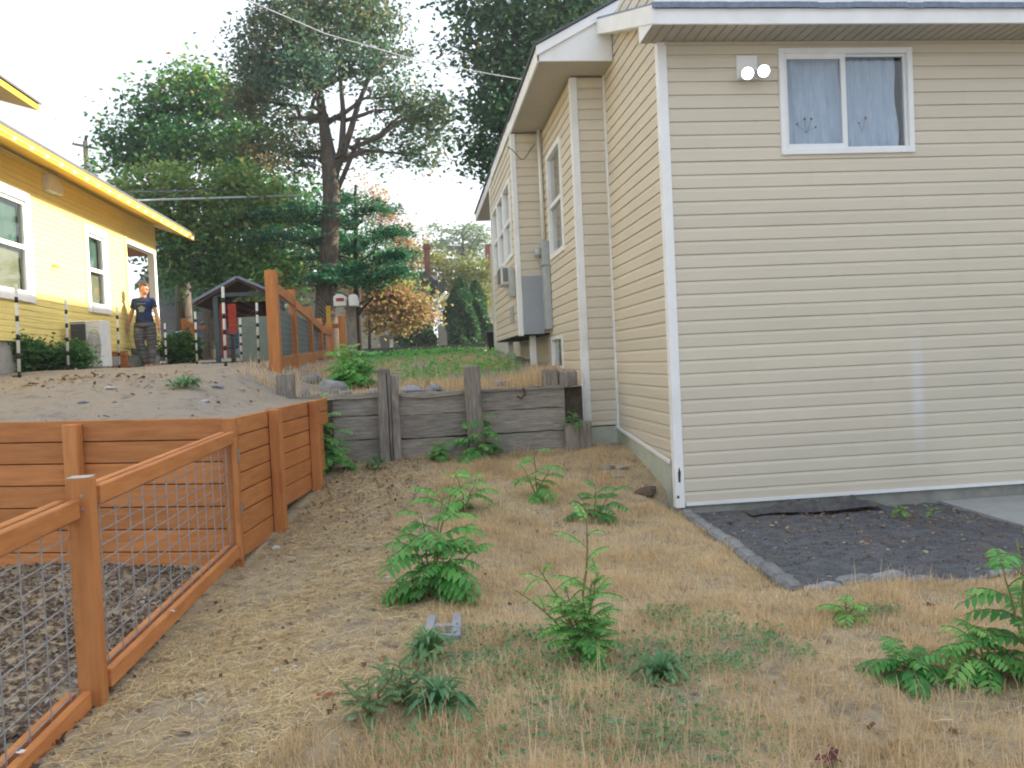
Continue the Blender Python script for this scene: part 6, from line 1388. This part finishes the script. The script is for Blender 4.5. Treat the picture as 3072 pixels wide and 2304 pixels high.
# second far house at the bay edge
a = at_(1028,592,56); b = at_(1080,640,56)
h2 = house_box('flat_roof_house', 'cream house with a low pale roof edge showing beside the bay wall', a.x, b.x+8, 56, 64, 2.2, at_(1050,590,56).z, 'plaster', 'plaster', at_(1050,585,56).z, 'x', .6, [(at_(1043,600,56).x, at_(1075,600,56).x, at_(1043,614,56).z, at_(1043,596,56).z)])
c0_ = at_(1049,527,58); c1_ = at_(1062,590,58); mb = MB(); mb.box(c0_.x, c1_.x+.2, 58, 58.9, 4, c0_.z); mb.build('chimney', M['brick'], h2)
# low concrete wall along the street
mb = MB(); mb.box(-3.2, 3.2, 29.6, 30.7, 1.5, float(at(940,757,Y=30.4)[2]), bev=.02); tag(mb.build('kerb_wall', M['kerbtan'], None, origin=(0,30.4,1.9)), 'low tan concrete wall along the near side of the street', 'wall')
bn = thing('wheeled_bin', (1.9, 26, 1.8), 'small dark wheeled bin standing past the far end of the bay', 'bin'); bp_ = at_(1066, 740, 26)
mb = MB(); mb.prism([(bp_.x-.16, 26, 1.8), (bp_.x+.16, 26, 1.8), (bp_.x+.2, 26, 2.35), (bp_.x-.2, 26, 2.35)], (0,.55,0)); mb.build('body', M['black'], bn); mb = MB(); mb.box(bp_.x-.22, bp_.x+.22, 25.95, 26.6, 2.35, 2.41, bev=.02); mb.build('lid', M['darkgrille'], bn)
# unseen house added on the right to block the low sun from the yard
nh = house_box('sun_blocker_house', 'unseen two storey house added beyond the right edge as a sun blocker', 13.2, 20, -3, 15.0, 0, 6.6, 'siding', 'shingle', 9.2, 'y')
# ================================================================== PERSON
pb = Vector(at(318, 793, Y=16.9)); pb.z = float(g_up(pb.x, 16.9)); pb = Vector((pb.x, 16.9, pb.z))
person = thing('person', tuple(pb), 'barefoot person in a navy printed t-shirt and grey striped trousers walking beside the yellow house', 'person')
S_ = 1.0
def pp(x, y, z): return pb + Vector((x*S_, y*S_, z*S_))
# x to the viewer's right, y away, z up, body turned slightly to the right
body = MB()
def limb(mb, pts, rad, seg=12): mb.tube([pp(*p) for p in pts], rad, seg)
J = dict(nk=(.0,0,1.36), hd=(.035,-.01,1.49), shL=(-.165,.0,1.29), shR=(.165,.01,1.29), elL=(-.245,.02,1.03), elR=(.225,.01,1.03), wrL=(-.315,-.02,.81), wrR=(.265,-.03,.80),
         hipL=(-.085,0,.86), hipR=(.085,.01,.86), knL=(-.10,-.04,.47), knR=(.10,.03,.47), anL=(-.02,.03,.08), anR=(.085,-.01,.08))
def body_shell(mb):
    limb(mb, [(0,0,.84),(0,0,.95),(0,0,1.08),(0,0,1.20),(0,0,1.29),(.0,0,1.33)], [.145,.15,.125,.15,.145,.07], 16)
body_shell(body)
limb(body, [J['nk'], (.008,0,1.40), J['hd']], [.052,.05,.055])
body.ell(pp(.035,-.01,1.52), (.074,.092,.112), 18, 14)
body.ell(pp(.062,-.045,1.465), (.045,.055,.05), 12, 8)      # jaw, turned to the right
body.ell(pp(.112,-.055,1.505), (.016,.016,.024), 8, 6)      # nose
body.ell(pp(.095,-.075,1.468), (.016,.016,.008), 8, 5)      # lips
body.ell(pp(.005,-.088,1.505), (.016,.022,.030), 8, 6)      # ear
body.ell(pp(.093,-.062,1.530), (.022,.024,.012), 8, 6)      # brow
for s in ('L', 'R'):
    limb(body, [J['sh'+s], tuple((a+b)/2 for a, b in zip(J['sh'+s], J['el'+s])), J['el'+s]], [.052,.044,.037])
    limb(body, [J['el'+s], tuple((a*.6+b*.4) for a, b in zip(J['el'+s], J['wr'+s])), J['wr'+s]], [.038,.036,.024])
    w_ = Vector(J['wr'+s]); d = (w_-Vector(J['el'+s])).normalized(); d = (d + Vector((0,-.1,-.5))).normalized(); side = Vector((0,1,0)); sg = -1 if s == 'L' else 1
    palm = w_ + d*.05; limb(body, [tuple(w_), tuple(w_+d*.045), tuple(w_+d*.085)], [.023,.034,.030], 8)
    for k, (off, L) in enumerate(((-.024,.066),(-.008,.076),(.009,.071),(.024,.056))):
        a = w_ + d*.08 + side*off; b_ = a + d*L*.55 + Vector((-sg*.004,0,0)); c = b_ + (d+Vector((-sg*.45,0,0))).normalized()*L*.45; limb(body, [tuple(a), tuple(b_), tuple(c)], [.0095,.0088,.007], 6)
    a = w_ + d*.025 - side*.022; b_ = a + (d*.6 - side*.8).normalized()*.035; c = b_ + (d*.9-side*.3).normalized()*.03; limb(body, [tuple(a), tuple(b_), tuple(c)], [.013,.011,.008], 6)
    limb(body, [J['hip'+s], J['kn'+s], (J['kn'+s][0]*.6+J['an'+s][0]*.4, J['kn'+s][1]*.5+J['an'+s][1]*.5+.015, .32), J['an'+s]], [.085,.055,.052,.034])
    ax, ay, az_ = J['an'+s]; limb(body, [(ax, ay+.04, .035), (ax+.01, ay-.02, .045), (ax+.025, ay-.10, .03), (ax+.03, ay-.15, .02)], [.032,.038,.034,.02], 10)
    for k in range(5): body.ell(pp(ax+.005+.013*k, ay-.165+.004*abs(k-1), .014), (.008,.018,.010), 6, 5)
def remesh(o, v, sm_=4):
    m = o.modifiers.new('r', 'REMESH'); m.mode = 'VOXEL'; m.voxel_size = v; m.use_smooth_shade = True
    s = o.modifiers.new('s', 'SMOOTH'); s.iterations = sm_; s.factor = .5
bo = body.build('body', M['skin'], person, True); remesh(bo, .006, 3)
sh = MB()
limb(sh, [(0,0,.86),(0,0,.93),(0,0,1.06),(0,0,1.20),(0,0,1.29),(.0,0,1.345)], [.165,.168,.142,.168,.16,.078], 18)
for s in ('L', 'R'):
    a = Vector(J['sh'+s]); b_ = Vector(J['el'+s]); limb(sh, [(0 if s else 0, 0, 1.28), tuple(a), tuple(a.lerp(b_, .5))], [.09,.072,.064], 12)
so_ = sh.build('t_shirt', M['navy'], person, True); remesh(so_, .012, 5)
tr_ = MB(); limb(tr_, [(0,0,.78),(0,0,.86),(0,0,.905)], [.16,.172,.158], 18)
for s in ('L', 'R'):
    k_ = J['kn'+s]; an = J['an'+s]; limb(tr_, [J['hip'+s], (k_[0], k_[1], .62), k_, (k_[0]*.5+an[0]*.5, (k_[1]+an[1])/2, .27), (an[0], an[1], .085)], [.115,.105,.088,.082,.062], 14)
to_ = tr_.build('trousers', M['pants'], person, True); remesh(to_, .012, 4)
hr = MB(); hr.ell(pp(.018,.018,1.560), (.094,.104,.094), 16, 12, jit=.05); hr.ell(pp(-.02,.03,1.50), (.055,.075,.07), 12, 8, jit=.06); hr.ell(pp(.06,-.045,1.600), (.055,.05,.035), 12, 8, jit=.08)
ho = hr.build('hair', M['hair'], person, True)
eb = MB(); eb.ell(pp(.098,-.070,1.517), (.006,.008,.005), 8, 5); eb.build('eye', M['black'], person)
pr = MB()
ring = []
for k in range(14):
    a = 2*math.pi*k/14; r = 1+.18*math.sin(k*2.3); ring.append((math.cos(a)*.062*r+.01, math.sin(a)*.062*r))
def front(x, z): return pp(x, -math.sqrt(max(.0001, 1-(x/.175)**2))*.162-.008, z)
vs = [front(x, 1.13+z) for x, z in ring]+[front(.01, 1.13)]; pr.add(vs, [(k, (k+1)%14, 14) for k in range(14)][::-1])
pr2 = MB(); xs_p = np.linspace(-.075, .085, 9); pr2.add([front(x, 1.225) for x in xs_p]+[front(x, 1.238) for x in xs_p], [(i, i+1, i+10, i+9) for i in range(8)])
pr.build('shirt_print', M['print'], person); pr2.build('shirt_lettering', M['print'], person)
# ================================================================== LIGHT, SKY, RENDER
SUN_EL, SUN_AZ = 22.5, 12.     # azimuth measured from +X towards +Y
w = bpy.data.worlds.new('World'); scene.world = w; w.use_nodes = True
nt = w.node_tree; bg = nt.nodes['Background']; sky = nt.nodes.new('ShaderNodeTexSky'); sky.sky_type = 'NISHITA'; sky.sun_disc = False
sky.sun_elevation = math.radians(SUN_EL); sky.sun_rotation = math.radians(90-SUN_AZ); sky.dust_density = 4.; sky.air_density = 1.0; sky.ozone_density = 1.2
tcw = nt.nodes.new('ShaderNodeTexCoord'); nzw = nt.nodes.new('ShaderNodeTexNoise'); nzw.inputs['Scale'].default_value = 1.6; nzw.inputs['Detail'].default_value = 6
mpw = nt.nodes.new('ShaderNodeMapping'); mpw.inputs['Scale'].default_value = (1, 1, 2.5); nt.links.new(tcw.outputs['Generated'], mpw.inputs[0]); nt.links.new(mpw.outputs[0], nzw.inputs['Vector'])
rpw = nt.nodes.new('ShaderNodeValToRGB'); rpw.color_ramp.elements[0].position = .3; rpw.color_ramp.elements[0].color = (.62,)*3+(1,); rpw.color_ramp.elements[1].position = .6; rpw.color_ramp.elements[1].color = (.92,)*3+(1,); nt.links.new(nzw.outputs['Fac'], rpw.inputs[0])
mxw = nt.nodes.new('ShaderNodeMixRGB'); nt.links.new(rpw.outputs[0], mxw.inputs[0]); nt.links.new(sky.outputs[0], mxw.inputs[1]); mxw.inputs[2].default_value = (1.75, 1.85, 2.0, 1); nt.links.new(mxw.outputs[0], bg.inputs[0]); bg.inputs[1].default_value = .15
sd = bpy.data.lights.new('sun', 'SUN'); sd.energy = 3.2; sd.angle = math.radians(.6); sd.color = (1, .90, .74)
so = bpy.data.objects.new('sun', sd); COL.objects.link(so)
el, az = math.radians(SUN_EL), math.radians(SUN_AZ)
dv = Vector((math.cos(el)*math.cos(az), math.cos(el)*math.sin(az), math.sin(el)))
so.rotation_euler = dv.to_track_quat('Z', 'Y').to_euler(); so.location = (12, 0, 20)
scene.view_settings.view_transform = 'Standard'; scene.view_settings.look = 'None'; scene.view_settings.gamma = 1
scene.view_settings.exposure = 2.15
mb = MB(); mb.box(-270, 270, -20, 505, -1.7, 40); hz = mb.build('haze', M['white']); tag(hz, 'thin pale haze added to lift the distant shadows like lens glare', kind='stuff')  # haze volume added in place of lens glare to lift far shadows
hm = bpy.data.materials.new('haze_air'); hm.use_nodes = True; hn = hm.node_tree; hn.nodes.clear(); ho_ = hn.nodes.new('ShaderNodeOutputMaterial'); hv = hn.nodes.new('ShaderNodeVolumePrincipled')
hv.inputs['Density'].default_value = .0009; hv.inputs['Color'].default_value = (.86, .92, 1, 1); hv.inputs['Anisotropy'].default_value = .2; hn.links.new(hv.outputs[0], ho_.inputs['Volume']); hz.data.materials.clear(); hz.data.materials.append(hm)
scene.render.engine = 'CYCLES'; scene.cycles.filter_width = 2.0; scene.cycles.max_bounces = 6; scene.cycles.volume_bounces = 1; scene.cycles.transparent_max_bounces = 12
scene.cycles.use_denoising = True
for o in scene.objects:      # every material works on shared data only
    pass
